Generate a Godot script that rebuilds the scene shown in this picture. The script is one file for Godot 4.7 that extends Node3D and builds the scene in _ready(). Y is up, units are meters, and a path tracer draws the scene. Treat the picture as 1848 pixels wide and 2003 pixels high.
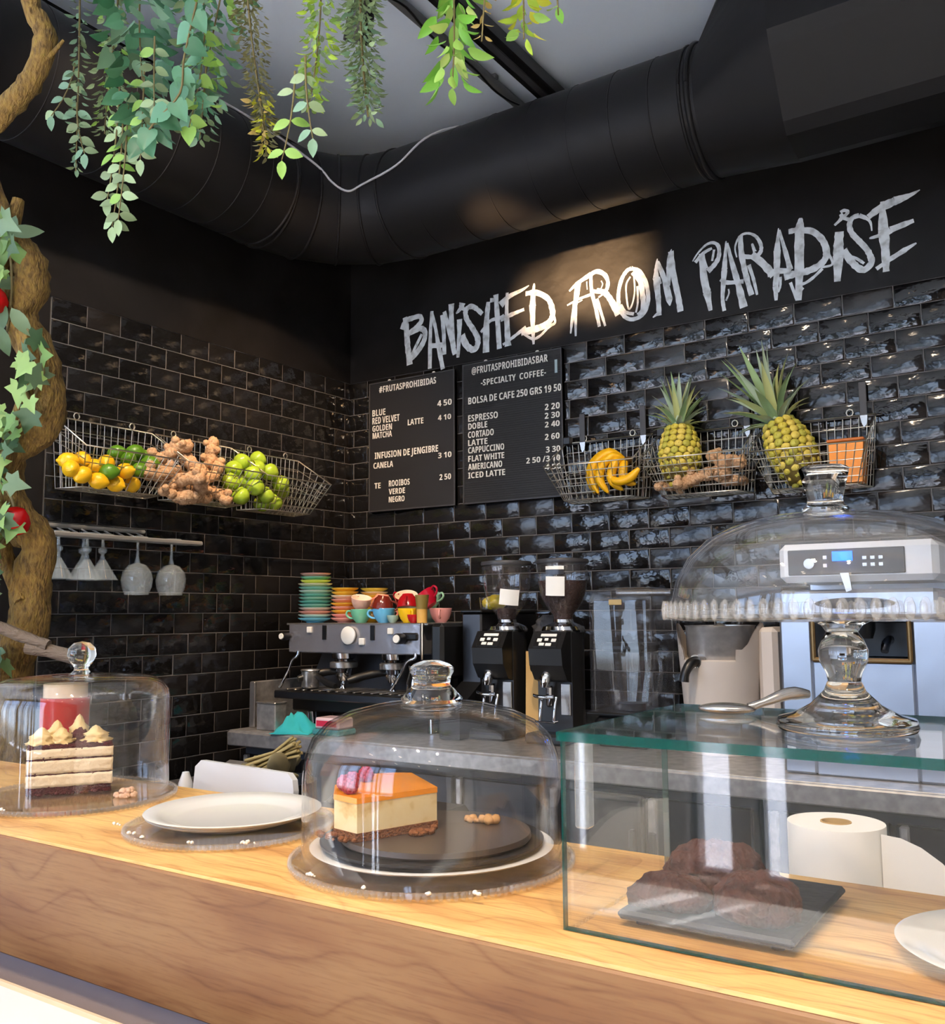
extends Node3D
# Café bar corner: tiled back wall (z = 0) and tiled side wall (x = 0) meet at the origin, the serving counter runs along x in front of them.

var M := {}
var taken := {}
var rng := RandomNumberGenerator.new()

# ---------------------------------------------------------------- names, things and parts
func numbered(called: String) -> String:
	taken[called] = taken.get(called, -1) + 1
	return called if taken[called] == 0 else "%s_%03d" % [called, taken[called]]

func tag(o: Node, label: String, category: String, group := "", kind := "") -> Node:
	if label != "": o.set_meta("label", label)
	if category != "": o.set_meta("category", category)
	if group != "": o.set_meta("group", group)
	if kind != "": o.set_meta("kind", kind)
	return o

func thing(called: String, label: String, category: String, at := Vector3.ZERO, group := "", turn := 0.0) -> Node3D:
	var o := Node3D.new()
	o.name = numbered(called)
	add_child(o)
	o.position = at
	o.rotation.y = turn
	tag(o, label, category, group)
	return o

func part(parent: Node, called: String, shape: Mesh, material: Material, at := Transform3D.IDENTITY) -> MeshInstance3D:
	var o := MeshInstance3D.new()
	o.name = numbered(called) if parent == self else called
	o.mesh = shape
	o.material_override = material
	o.transform = at
	parent.add_child(o, true)
	return o

func solo(called: String, shape: Mesh, material: Material, label: String, category: String, at := Transform3D.IDENTITY, group := "") -> MeshInstance3D:
	var o := part(self, called, shape, material, at)
	tag(o, label, category, group)
	return o

func structure(called: String, shape: Mesh, material: Material, at := Transform3D.IDENTITY) -> MeshInstance3D:
	var o := part(self, called, shape, material, at)
	o.set_meta("kind", "structure")
	return o

func copy_of(o: Node3D, label: String, at: Transform3D) -> Node3D:
	var c: Node3D = o.duplicate()
	c.name = numbered(String(o.name).rstrip("0123456789").trim_suffix("_"))
	add_child(c)
	c.transform = at
	c.set_meta("label", label)
	return c

func T(x: float, y: float, z: float, b := Basis.IDENTITY) -> Transform3D:
	return Transform3D(b, Vector3(x, y, z))

func turned(rx: float, ry := 0.0, rz := 0.0) -> Basis:
	return Basis.from_euler(Vector3(deg_to_rad(rx), deg_to_rad(ry), deg_to_rad(rz)))

# ---------------------------------------------------------------- mesh building
func mb() -> SurfaceTool:
	var st := SurfaceTool.new()
	st.begin(Mesh.PRIMITIVE_TRIANGLES)
	return st

func done(st: SurfaceTool) -> ArrayMesh:
	st.generate_normals()
	st.index()
	return st.commit()

func tri(st: SurfaceTool, a: Vector3, b: Vector3, c: Vector3) -> void:
	st.add_vertex(a); st.add_vertex(c); st.add_vertex(b)

func quad(st: SurfaceTool, a: Vector3, b: Vector3, c: Vector3, d: Vector3) -> void:
	st.add_vertex(a); st.add_vertex(c); st.add_vertex(b)
	st.add_vertex(a); st.add_vertex(d); st.add_vertex(c)

func face(st: SurfaceTool, p: Array, out: Vector3) -> void:
	if (p[1] - p[0]).cross(p[2] - p[0]).dot(out) < 0.0:
		p = p.duplicate(); p.reverse()
	if p.size() == 3: tri(st, p[0], p[1], p[2])
	else: quad(st, p[0], p[1], p[2], p[3])

# box with chamfered edges, centre c, size s
func box(st: SurfaceTool, c: Vector3, s: Vector3, bev := 0.0, b := Basis.IDENTITY) -> void:
	st.set_smooth_group(-1)
	var h := s / 2.0
	bev = minf(bev, 0.49 * minf(s.x, minf(s.y, s.z)))
	var P := {}
	for sx in [-1, 1]:
		for sy in [-1, 1]:
			for sz in [-1, 1]:
				var k := Vector3(sx, sy, sz)
				P[[k, 0]] = c + b * (k * (h - Vector3(0, bev, bev)))
				P[[k, 1]] = c + b * (k * (h - Vector3(bev, 0, bev)))
				P[[k, 2]] = c + b * (k * (h - Vector3(bev, bev, 0)))
	for ax in 3:
		var u := (ax + 1) % 3
		var v := (ax + 2) % 3
		for s0 in [-1, 1]:
			var ring := []
			for q in [[-1, -1], [1, -1], [1, 1], [-1, 1]]:
				var k := Vector3.ZERO
				k[ax] = s0; k[u] = q[0]; k[v] = q[1]
				ring.append(P[[k, ax]])
			var o := Vector3.ZERO
			o[ax] = s0
			face(st, ring, b * o)
			if bev > 0.0:
				for s1 in [-1, 1]:
					var k1 := Vector3.ZERO
					k1[ax] = s0; k1[u] = s1; k1[v] = -1
					var k2 := k1
					k2[v] = 1
					var e := Vector3.ZERO
					e[ax] = s0; e[u] = s1
					face(st, [P[[k1, ax]], P[[k2, ax]], P[[k2, u]], P[[k1, u]]], b * e)
	if bev > 0.0:
		for sx in [-1, 1]:
			for sy in [-1, 1]:
				for sz in [-1, 1]:
					var k := Vector3(sx, sy, sz)
					face(st, [P[[k, 0]], P[[k, 1]], P[[k, 2]]], b * k)

func boxm(s: Vector3, bev := 0.0, c := Vector3.ZERO) -> ArrayMesh:
	var st := mb()
	box(st, c, s, bev)
	return done(st)

# surface of revolution round y; profile of (radius, height) walked so that the outside lies to the right
func lathe(st: SurfaceTool, prof: Array, n := 32, x := Transform3D.IDENTITY, sharp := 40.0) -> void:
	var g := 1000
	for i in prof.size() - 1:
		if i > 0:
			var d0: Vector2 = (prof[i] - prof[i - 1])
			var d1: Vector2 = (prof[i + 1] - prof[i])
			if absf(d0.angle_to(d1)) > deg_to_rad(sharp): g += 1
		st.set_smooth_group(g)
		var p: Vector2 = prof[i]
		var q: Vector2 = prof[i + 1]
		for j in n:
			var t0 := TAU * j / n
			var t1 := TAU * ((j + 1) % n) / n
			var a := x * Vector3(p.x * cos(t0), p.y, p.x * sin(t0))
			var b := x * Vector3(p.x * cos(t1), p.y, p.x * sin(t1))
			var c := x * Vector3(q.x * cos(t1), q.y, q.x * sin(t1))
			var d := x * Vector3(q.x * cos(t0), q.y, q.x * sin(t0))
			if p.x < 1e-6: tri(st, a, d, c)
			elif q.x < 1e-6: tri(st, a, d, b)
			else: quad(st, a, d, c, b)

func lathem(prof: Array, n := 32, sharp := 40.0, x := Transform3D.IDENTITY) -> ArrayMesh:
	var st := mb()
	lathe(st, prof, n, x, sharp)
	return done(st)

func v2(a: Array) -> Array:
	var o := []
	for i in range(0, a.size(), 2): o.append(Vector2(a[i], a[i + 1]))
	return o

func v3(a: Array) -> Array:
	var o := []
	for i in range(0, a.size(), 3): o.append(Vector3(a[i], a[i + 1], a[i + 2]))
	return o

# smooth (Catmull-Rom) resampling of a path
func smooth(p: Array, k := 4) -> Array:
	var o := []
	for i in p.size() - 1:
		var a = p[maxi(i - 1, 0)]
		var d = p[mini(i + 2, p.size() - 1)]
		for j in k: o.append(p[i].cubic_interpolate(p[i + 1], a, d, float(j) / k))
	o.append(p[p.size() - 1])
	return o

func rad_at(r, i: int, n: int) -> float:
	if r is Array:
		var t: float = float(i) / maxi(n - 1, 1) * (r.size() - 1)
		var k := mini(int(t), r.size() - 2)
		return lerpf(r[k], r[k + 1], t - k)
	return r

# tube along a path; r is a number or a list spread along the path; bark > 0 roughens it
func tube(st: SurfaceTool, p: Array, r, n := 8, bark := 0.0, noise: FastNoiseLite = null, flat := 1.0) -> void:
	var rings := []
	var up := Vector3.UP
	var d0: Vector3 = (p[1] - p[0]).normalized()
	if absf(d0.dot(up)) > 0.95: up = Vector3.RIGHT
	var s := up.cross(d0).normalized()
	for i in p.size():
		var d: Vector3 = (p[mini(i + 1, p.size() - 1)] - p[maxi(i - 1, 0)]).normalized()
		s = (s - d * s.dot(d)).normalized()
		var t := d.cross(s)
		var ring := []
		var rr := rad_at(r, i, p.size())
		for j in n:
			var a := TAU * j / n
			var q := s * cos(a) + t * sin(a) * flat
			var e := rr
			if bark > 0.0:
				var w: Vector3 = p[i] + q * rr
				e += bark * (noise.get_noise_3dv(w * 100.0) + 0.5 * noise.get_noise_3dv(w * 260.0))
			ring.append(p[i] + q * e)
		rings.append(ring)
	st.set_smooth_group(7)
	for i in p.size() - 1:
		for j in n:
			var k := (j + 1) % n
			quad(st, rings[i][j], rings[i][k], rings[i + 1][k], rings[i + 1][j])
	st.set_smooth_group(8)
	for j in range(1, n - 1):
		tri(st, rings[0][0], rings[0][j + 1], rings[0][j])
	st.set_smooth_group(9)
	var last: Array = rings[rings.size() - 1]
	for j in range(1, n - 1):
		tri(st, last[0], last[j], last[j + 1])

func tubem(p: Array, r, n := 8) -> ArrayMesh:
	var st := mb()
	tube(st, p, r, n)
	return done(st)

# prism: outline in the xy plane of x, from z = 0 to z = depth
func prism(st: SurfaceTool, outline: Array, depth: float, x := Transform3D.IDENTITY) -> void:
	var poly := PackedVector2Array(outline)
	if not Geometry2D.is_polygon_clockwise(poly): pass
	else:
		poly.reverse()
	var idx := Geometry2D.triangulate_polygon(poly)
	st.set_smooth_group(-1)
	for z in [0.0, depth]:
		var o := x.basis * Vector3(0, 0, 1.0 if z > 0.0 else -1.0) * signf(depth)
		for i in range(0, idx.size(), 3):
			var q := []
			for k in 3: q.append(x * Vector3(poly[idx[i + k]].x, poly[idx[i + k]].y, z))
			face(st, q, o)
	for i in poly.size():
		var a := poly[i]
		var b := poly[(i + 1) % poly.size()]
		var o2 := x.basis * Vector3(b.y - a.y, a.x - b.x, 0)
		face(st, [x * Vector3(a.x, a.y, 0), x * Vector3(b.x, b.y, 0), x * Vector3(b.x, b.y, depth), x * Vector3(a.x, a.y, depth)], o2)

func prismm(outline: Array, depth: float, x := Transform3D.IDENTITY) -> ArrayMesh:
	var st := mb()
	prism(st, outline, depth, x)
	return done(st)

# closed lump: ellipsoid pushed in and out by noise
func lump(st: SurfaceTool, c: Vector3, r: Vector3, amp := 0.0, freq := 30.0, seed_ := 1, nu := 16, nv := 10, b := Basis.IDENTITY, cut := -1.0) -> void:
	var nz := FastNoiseLite.new()
	nz.seed = seed_
	nz.frequency = 1.0
	var V := []
	for i in nv + 1:
		var row := []
		var ph := PI * i / nv
		for j in nu:
			var th := TAU * j / nu
			var d := Vector3(sin(ph) * cos(th), -cos(ph), sin(ph) * sin(th))
			if i == 0 or i == nv: d = Vector3(0, -1 if i == 0 else 1, 0)
			var q := d * r
			q *= 1.0 + amp * (nz.get_noise_3dv((q + c) * freq) + 0.5 * nz.get_noise_3dv((q + c) * freq * 2.3))
			if q.y < r.y * cut: q.y = r.y * cut
			row.append(c + b * q)
		V.append(row)
	st.set_smooth_group(5)
	for i in nv:
		for j in nu:
			var k := (j + 1) % nu
			if i == 0: tri(st, V[0][0], V[1][j], V[1][k])
			elif i == nv - 1: tri(st, V[i][j], V[nv][0], V[i][k])
			else: quad(st, V[i][j], V[i + 1][j], V[i + 1][k], V[i][k])

# box whose faces are subdivided and pushed in and out by noise: cut cake, torn edges
func rough_box(st: SurfaceTool, c: Vector3, s: Vector3, cell: float, amp: float, freq: float, seed_ := 1) -> void:
	var nz := FastNoiseLite.new()
	nz.seed = seed_
	nz.frequency = 1.0
	st.set_smooth_group(6)
	for ax in 3:
		var u := (ax + 1) % 3
		var v := (ax + 2) % 3
		var nu := maxi(2, int(s[u] / cell))
		var nv := maxi(2, int(s[v] / cell))
		for s0 in [-1.0, 1.0]:
			var o := Vector3.ZERO
			o[ax] = s0
			var g := []
			for i in nu + 1:
				var row := []
				for j in nv + 1:
					var q := Vector3.ZERO
					q[ax] = s0 * 0.5; q[u] = float(i) / nu - 0.5; q[v] = float(j) / nv - 0.5
					var p := c + q * s
					row.append(p + Vector3(nz.get_noise_3dv(p * freq), nz.get_noise_3dv(p * freq + Vector3(50, 0, 0)) * 0.6, nz.get_noise_3dv(p * freq + Vector3(0, 50, 0))) * amp)
				g.append(row)
			for i in nu:
				for j in nv: face(st, [g[i][j], g[i + 1][j], g[i + 1][j + 1], g[i][j + 1]], o)

func rough_boxm(c: Vector3, s: Vector3, cell: float, amp: float, freq: float, seed_ := 1) -> ArrayMesh:
	var st := mb()
	rough_box(st, c, s, cell, amp, freq, seed_)
	return done(st)

func lumpm(r: Vector3, amp := 0.0, freq := 30.0, seed_ := 1, nu := 16, nv := 10, cut := -1.0) -> ArrayMesh:
	var st := mb()
	lump(st, Vector3.ZERO, r, amp, freq, seed_, nu, nv, Basis.IDENTITY, cut)
	return done(st)

# flat printed lettering as thin raised text
func text(words: String, height: float, width := 0.0, font := "Droid Sans") -> TextMesh:
	var f := SystemFont.new()
	f.font_names = PackedStringArray([font])
	f.font_weight = 700
	var t := TextMesh.new()
	t.text = words
	t.font = f
	t.font_size = 32
	t.pixel_size = height / 23.0
	t.depth = 0.001
	t.curve_step = 2.0
	t.horizontal_alignment = HORIZONTAL_ALIGNMENT_LEFT
	t.vertical_alignment = VERTICAL_ALIGNMENT_BOTTOM
	return t

# ---------------------------------------------------------------- textures and materials
func noise(freq: float, seed_ := 1, oct := 4, kind := FastNoiseLite.TYPE_SIMPLEX_SMOOTH) -> FastNoiseLite:
	var n := FastNoiseLite.new()
	n.noise_type = kind
	n.seed = seed_
	n.frequency = freq
	n.fractal_octaves = oct
	return n

func noise_tex(freq: float, seed_ := 1, oct := 4, size := 512, ramp: Array = [], kind := FastNoiseLite.TYPE_SIMPLEX_SMOOTH) -> ImageTexture:
	var im := noise(freq, seed_, oct, kind).get_seamless_image(size, size)
	im.convert(Image.FORMAT_RGB8)
	if ramp.size():
		var gr := Gradient.new()
		gr.offsets = PackedFloat32Array(ramp.map(func(k): return k[0]))
		gr.colors = PackedColorArray(ramp.map(func(k): return k[1]))
		for y in size:
			for x in size: im.set_pixel(x, y, gr.sample(im.get_pixel(x, y).r))
	return ImageTexture.create_from_image(im)

func mat(called: String, c: Color, rough := 0.5, metal := 0.0) -> StandardMaterial3D:
	var m := StandardMaterial3D.new()
	m.resource_name = called
	m.albedo_color = c
	m.roughness = rough
	m.metallic = metal
	M[called] = m
	return m

func skin(m: StandardMaterial3D, tex: Texture2D, scale: float, world := false) -> StandardMaterial3D:
	m.albedo_texture = tex
	m.uv1_triplanar = true
	m.uv1_world_triplanar = world
	m.uv1_scale = Vector3.ONE * scale
	return m

func relief(m: StandardMaterial3D, tex: Texture2D, cm: float, scale: float, world := false) -> StandardMaterial3D:
	m.heightmap_enabled = true
	m.heightmap_texture = tex
	m.heightmap_scale = cm
	m.uv1_triplanar = true
	m.uv1_world_triplanar = world
	m.uv1_scale = Vector3.ONE * scale
	return m

func pane(called: String, c: Color, rough := 0.02) -> StandardMaterial3D:
	var m := mat(called, c, rough)
	m.transparency = BaseMaterial3D.TRANSPARENCY_ALPHA
	return m

func solid_glass(called: String, c: Color) -> StandardMaterial3D:
	var m := mat(called, c, 0.0)
	m.refraction_enabled = true
	m.refraction_scale = 0.05
	m.transparency = BaseMaterial3D.TRANSPARENCY_ALPHA
	return m
const PAINTED := [	["b",[333,2677,24,341,2623,25,347,2551,26,355,2492,27,360,2450,29],[315,2623,19,336,2659,20,374,2665,20,417,2666,20,427,2642,21,395,2617,21,352,2594,22],[358,2598,21,417,2609,22,446,2591,22,443,2552,23,411,2510,23,363,2474,24],[430,2581,12,374,2498,12]],
	["a",[486,2678,13,477,2581,16,473,2415,20],[485,2673,13,506,2594,16,521,2513,19,545,2402,21],[474,2519,21,542,2512,19]],
	["n",[542,2650,19,550,2569,18,553,2467,17],[554,2663,18,583,2563,19,610,2458,19],[593,2691,24,593,2613,22,603,2491,21]],
	["i",[636,2613,23,633,2537,18,626,2442,14],[652,2684,29,642,2661,18,618,2642,6]],
	["s",[755,2615,16,723,2646,18,694,2660,19,669,2646,20,674,2607,21,708,2554,22,730,2512,23,728,2479,24,707,2464,25,673,2488,26,647,2539,28],[642,2664,14,672,2649,14]],
	["h",[787,2663,18,776,2563,24,773,2441,30],[826,2688,21,832,2595,21,841,2446,21],[748,2534,11,796,2576,13,844,2580,14,867,2586,16],[797,2667,16,823,2665,14]],
	["e",[883,2685,11,879,2594,18,884,2451,26],[849,2637,27,892,2666,19,957,2682,11,991,2695,3],[848,2574,20,905,2585,16,966,2596,11],[859,2461,9,913,2486,12,974,2518,14]],
	["d",[1016,2699,6,1011,2659,17,1006,2603,27],[1006,2603,27,1007,2506,17,1009,2438,8],[974,2662,18,1025,2657,19,1079,2622,20,1099,2577,21,1099,2538,22,1068,2511,24,1014,2501,25,951,2499,26],[1111,2511,9,1076,2494,10,1040,2468,10,1004,2462,10,954,2497,10],[1100,2561,10,1113,2511,9,1077,2506,10]],
	["f",[1222,2662,23,1209,2585,20],[1209,2585,20,1192,2512,12,1183,2454,5],[1208,2576,13,1206,2439,8],[1181,2632,7,1220,2658,13,1279,2682,19],[1170,2574,5,1219,2589,9,1284,2600,12],[1195,2569,7,1241,2583,3],[1261,2656,5,1263,2622,3]],
	["r",[1279,2685,13,1281,2616,13,1298,2538,13,1312,2460,13],[1302,2576,15,1322,2513,11,1338,2458,8],[1279,2683,16,1308,2689,16,1340,2669,15,1354,2637,14,1347,2605,14,1322,2601,13,1287,2611,13],[1303,2610,18,1341,2593,19,1371,2548,21,1395,2492,22],[1325,2646,4,1331,2630,4,1321,2611,5],[1359,2618,6,1341,2595,6,1312,2580,6]],
	["o",[1455,2671,14,1491,2649,14,1516,2598,14,1523,2533,14,1510,2489,14,1483,2468,14,1446,2466,14,1416,2489,14,1399,2533,14,1399,2586,14,1414,2636,14,1436,2664,14,1455,2670,14],[1462,2655,21,1491,2614,20,1501,2543,19,1500,2497,18,1480,2475,17],[1466,2637,6,1468,2578,6,1457,2528,6,1441,2508,6,1433,2556,6,1433,2609,6,1451,2637,6],[1408,2532,9,1426,2499,11,1462,2484,13],[1480,2593,8,1480,2530,7,1471,2488,7]],
	["m",[1565,2686,3,1560,2652,12,1557,2612,22],[1557,2612,22,1564,2531,19,1566,2459,17],[1569,2473,15,1540,2456,4],[1566,2674,12,1591,2600,18,1609,2516,25],[1609,2516,25,1611,2489,3],[1625,2710,2,1615,2686,11,1612,2641,20],[1612,2641,20,1607,2568,12],[1622,2702,18,1630,2609,19,1646,2515,19,1653,2458,20],[1570,2610,9,1578,2582,6]],
	["p",[1742,2668,18,1747,2577,22,1758,2511,25],[1758,2511,25,1769,2441,11],[1706,2644,4,1730,2674,6,1762,2697,8,1790,2698,10,1808,2679,12,1808,2642,14,1792,2615,16,1764,2593,18],[1749,2653,7,1762,2606,7],[1791,2671,8,1782,2629,8],[1717,2637,12,1749,2666,11,1783,2678,9]],
	["a",[1837,2694,4,1832,2642,11,1827,2588,18],[1827,2588,18,1820,2524,15,1816,2475,13,1821,2430,11],[1841,2685,8,1857,2604,14,1876,2523,21],[1876,2523,18,1894,2429,26],[1811,2552,12,1838,2534,13,1897,2527,15],[1840,2509,5,1841,2492,5,1829,2467,6]],
	["r",[1891,2701,17,1893,2629,17,1908,2538,17,1924,2470,17],[1918,2585,13,1933,2528,10,1944,2467,7],[1875,2623,4,1870,2662,5,1888,2699,7,1917,2705,8,1946,2688,9,1963,2657,11,1964,2627,12,1943,2611,13,1901,2620,15],[1930,2621,23,1968,2580,23,2006,2526,22],[1933,2662,6,1942,2629,12]],
	["a",[2030,2698,2,2026,2661,11,2022,2617,20],[2022,2617,20,2017,2537,19,2011,2485,17],[2011,2485,17,2011,2433,9],[2032,2690,7,2051,2605,13,2065,2535,19],[1984,2536,20,2023,2539,19,2068,2529,17],[2030,2516,9,2028,2482,7,2019,2461,6],[2027,2578,7,2024,2552,7]],
	["d",[2109,2717,9,2104,2683,28],[2104,2683,28,2099,2599,29,2096,2521,30],[2096,2521,26,2089,2418,16],[2065,2676,16,2097,2676,17],[2105,2671,18,2145,2659,18,2177,2623,19,2191,2580,19,2184,2546,20,2151,2524,21,2104,2515,21,2074,2516,22,2043,2512,23],[2175,2516,10,2147,2493,9,2115,2476,9,2085,2475,9],[2199,2563,7,2209,2524,7,2171,2521,7],[2064,2488,9,2084,2420,9],[2108,2460,8,2092,2445,7]],
	["i",[2237,2636,23,2232,2589,27,2230,2551,31],[2230,2551,31,2222,2460,20],[2244,2704,9,2256,2708,10,2268,2699,10,2253,2686,11,2244,2698,11],[2249,2689,14,2243,2678,11,2222,2662,7]],
	["s",[2342,2614,3,2339,2644,7,2327,2662,10,2304,2678,14],[2304,2678,14,2281,2674,15,2271,2650,15,2278,2620,16,2300,2587,17,2322,2554,17,2333,2526,18,2335,2502,19,2311,2483,20,2287,2499,20,2265,2533,21,2247,2567,22],[2253,2681,11,2273,2670,11],[2265,2541,8,2288,2528,8,2312,2505,8]],
	["e",[2380,2709,11,2379,2665,20,2378,2609,30],[2378,2609,30,2381,2543,24,2380,2462,17],[2333,2665,16,2372,2687,22,2418,2700,27],[2418,2700,27,2466,2708,14,2498,2719,2],[2333,2589,5,2374,2593,15,2400,2603,24],[2400,2603,21,2474,2618,12],[2350,2477,11,2392,2500,13,2443,2524,15],[2443,2524,15,2478,2539,4]]]
const MENU_TEAS := [["#FRUTASPROHIBIDAS",0.199,2.337,0.323,0.0290], ["4 50",0.529,2.231,0.077,0.0260], ["BLUE",0.159,2.231,0.077,0.0290], ["RED VELVET",0.159,2.194,0.158,0.0300], ["GOLDEN",0.160,2.159,0.114,0.0270], ["MATCHA",0.161,2.126,0.113,0.0270], ["LATTE",0.365,2.166,0.087,0.0260], ["4 10",0.532,2.168,0.070,0.0230], ["INFUSION DE JENGIBRE",0.174,2.022,0.358,0.0290], ["CANELA",0.167,1.986,0.114,0.0270], ["3 10",0.532,2.000,0.071,0.0240], ["2 50",0.539,1.903,0.061,0.0250], ["TE",0.173,1.894,0.036,0.0250], ["ROOIBOS",0.257,1.897,0.118,0.0270], ["VERDE",0.257,1.861,0.092,0.0250], ["NEGRO",0.257,1.825,0.089,0.0250]]
const MENU_COFFEES := [["@FRUTASPROHIBIDASBAR",0.712,2.345,0.374,0.0300], ["-SPECIALTY  COFFEE-",0.759,2.292,0.318,0.0260], ["BOLSA DE CAFE 250 GRS 19 50",0.693,2.219,0.453,0.0290], ["ESPRESSO",0.692,2.143,0.150,0.0280], ["DOBLE",0.692,2.109,0.097,0.0260], ["CORTADO",0.691,2.072,0.130,0.0270], ["LATTE",0.691,2.038,0.098,0.0250], ["CAPPUCCINO",0.691,2.005,0.181,0.0260], ["FLAT WHITE",0.691,1.969,0.181,0.0250], ["AMERICANO",0.690,1.933,0.171,0.0260], ["ICED LATTE",0.690,1.897,0.185,0.0250], ["2 20",1.069,2.147,0.069,0.0250], ["2 30",1.068,2.111,0.069,0.0240], ["2 40",1.068,2.075,0.068,0.0230], ["2 60",1.067,2.023,0.068,0.0240], ["3 30",1.071,1.971,0.066,0.0240], ["2 50 /3 10",0.978,1.935,0.158,0.0230], ["4 50",1.065,1.901,0.074,0.0210]]
const LEMONS := [[0.130,1.831,1.540],[0.120,1.843,1.482],[0.140,1.821,1.451],[0.100,1.849,1.377],[0.170,1.784,1.513],[0.170,1.771,1.454],[0.160,1.770,1.382],[0.160,1.818,1.345],[0.130,1.779,1.293],[0.160,1.801,1.549],[0.120,1.799,1.375]]
const LIMES := [[0.070,1.894,1.318],[0.070,1.908,1.238],[0.100,1.870,1.289],[0.100,1.869,1.199],[0.180,1.805,1.422],[0.120,1.835,1.255],[0.060,1.896,1.196]]
const GREEN_APPLES := [[0.080,1.932,0.745],[0.060,1.958,0.641],[0.100,1.913,0.683],[0.150,1.876,0.748],[0.120,1.903,0.628],[0.110,1.864,0.558],[0.080,1.898,0.786],[0.120,1.840,0.839],[0.150,1.785,0.811],[0.160,1.825,0.747],[0.150,1.801,0.680],[0.120,1.782,0.606],[0.070,1.842,0.512],[0.110,1.852,0.738],[0.100,1.775,0.650]]
const GINGER := [[0.120,1.913,1.120],[0.150,1.872,1.063],[0.100,1.927,0.930],[0.130,1.862,0.937],[0.140,1.828,1.164],[0.170,1.806,1.110],[0.160,1.803,1.020],[0.150,1.762,1.108],[0.150,1.757,1.027],[0.130,1.780,0.943]]

# ---------------------------------------------------------------- scene
func _ready() -> void:
	rng.seed = 4711
	view_and_light()
	materials()
	room()
	shopfront()
	duct()
	ceiling_fittings()
	painted_words()
	front_counter()
	back_counter()
	menus()
	espresso_machine()
	cups()
	grinders()
	blender_and_juicer()
	steel_brewer()
	sink_corner()
	wall_baskets()
	fruit()
	glass_rack()
	cake_domes()
	counter_plates()
	showcase()
	cake_stand()
	behind_counter()
	tree_and_ivy()
	garlands()

func view_and_light() -> void:
	var cam := Camera3D.new()
	cam.name = "camera"
	cam.fov = 56.87
	cam.near = 0.05
	cam.far = 200.0
	add_child(cam)
	cam.position = Vector3(2.92, 1.33, 3.357)
	cam.rotation_degrees = Vector3(6.03, 33.56, -0.43)
	cam.current = true
	var sky_look := ProceduralSkyMaterial.new()
	sky_look.sky_top_color = Color(0.40, 0.58, 0.86)
	sky_look.sky_horizon_color = Color(0.80, 0.88, 0.97)
	sky_look.sky_curve = 0.25
	sky_look.ground_bottom_color = Color(0.34, 0.34, 0.34)
	sky_look.ground_horizon_color = Color(0.56, 0.58, 0.60)
	sky_look.sky_energy_multiplier = 1.0
	var e := Environment.new()
	e.background_mode = Environment.BG_SKY
	e.sky = Sky.new()
	e.sky.sky_material = sky_look
	e.background_energy_multiplier = 8.0
	e.tonemap_mode = Environment.TONE_MAPPER_LINEAR
	e.tonemap_exposure = 1.15
	e.sdfgi_enabled = true
	e.ssao_enabled = true
	e.ssil_enabled = true
	# sun over the street: falls through the shopfront onto the floor behind the camera, which throws its light up to the ceiling
	var sun := DirectionalLight3D.new()
	sun.name = "sun"
	sun.light_color = Color(1.0, 0.97, 0.93)
	sun.light_energy = 12.0
	sun.light_angular_distance = 0.5
	sun.shadow_enabled = true
	sun.sky_mode = DirectionalLight3D.SKY_MODE_LIGHT_ONLY
	add_child(sun)
	sun.look_at_from_position(Vector3(3.0, 8.0, 6.5), Vector3.ZERO)
	var w := WorldEnvironment.new()
	w.name = "surroundings"
	w.environment = e
	add_child(w)

const TILE_TOP := 2.411
const ROW := 0.077
const CEILING := 3.45

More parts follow.
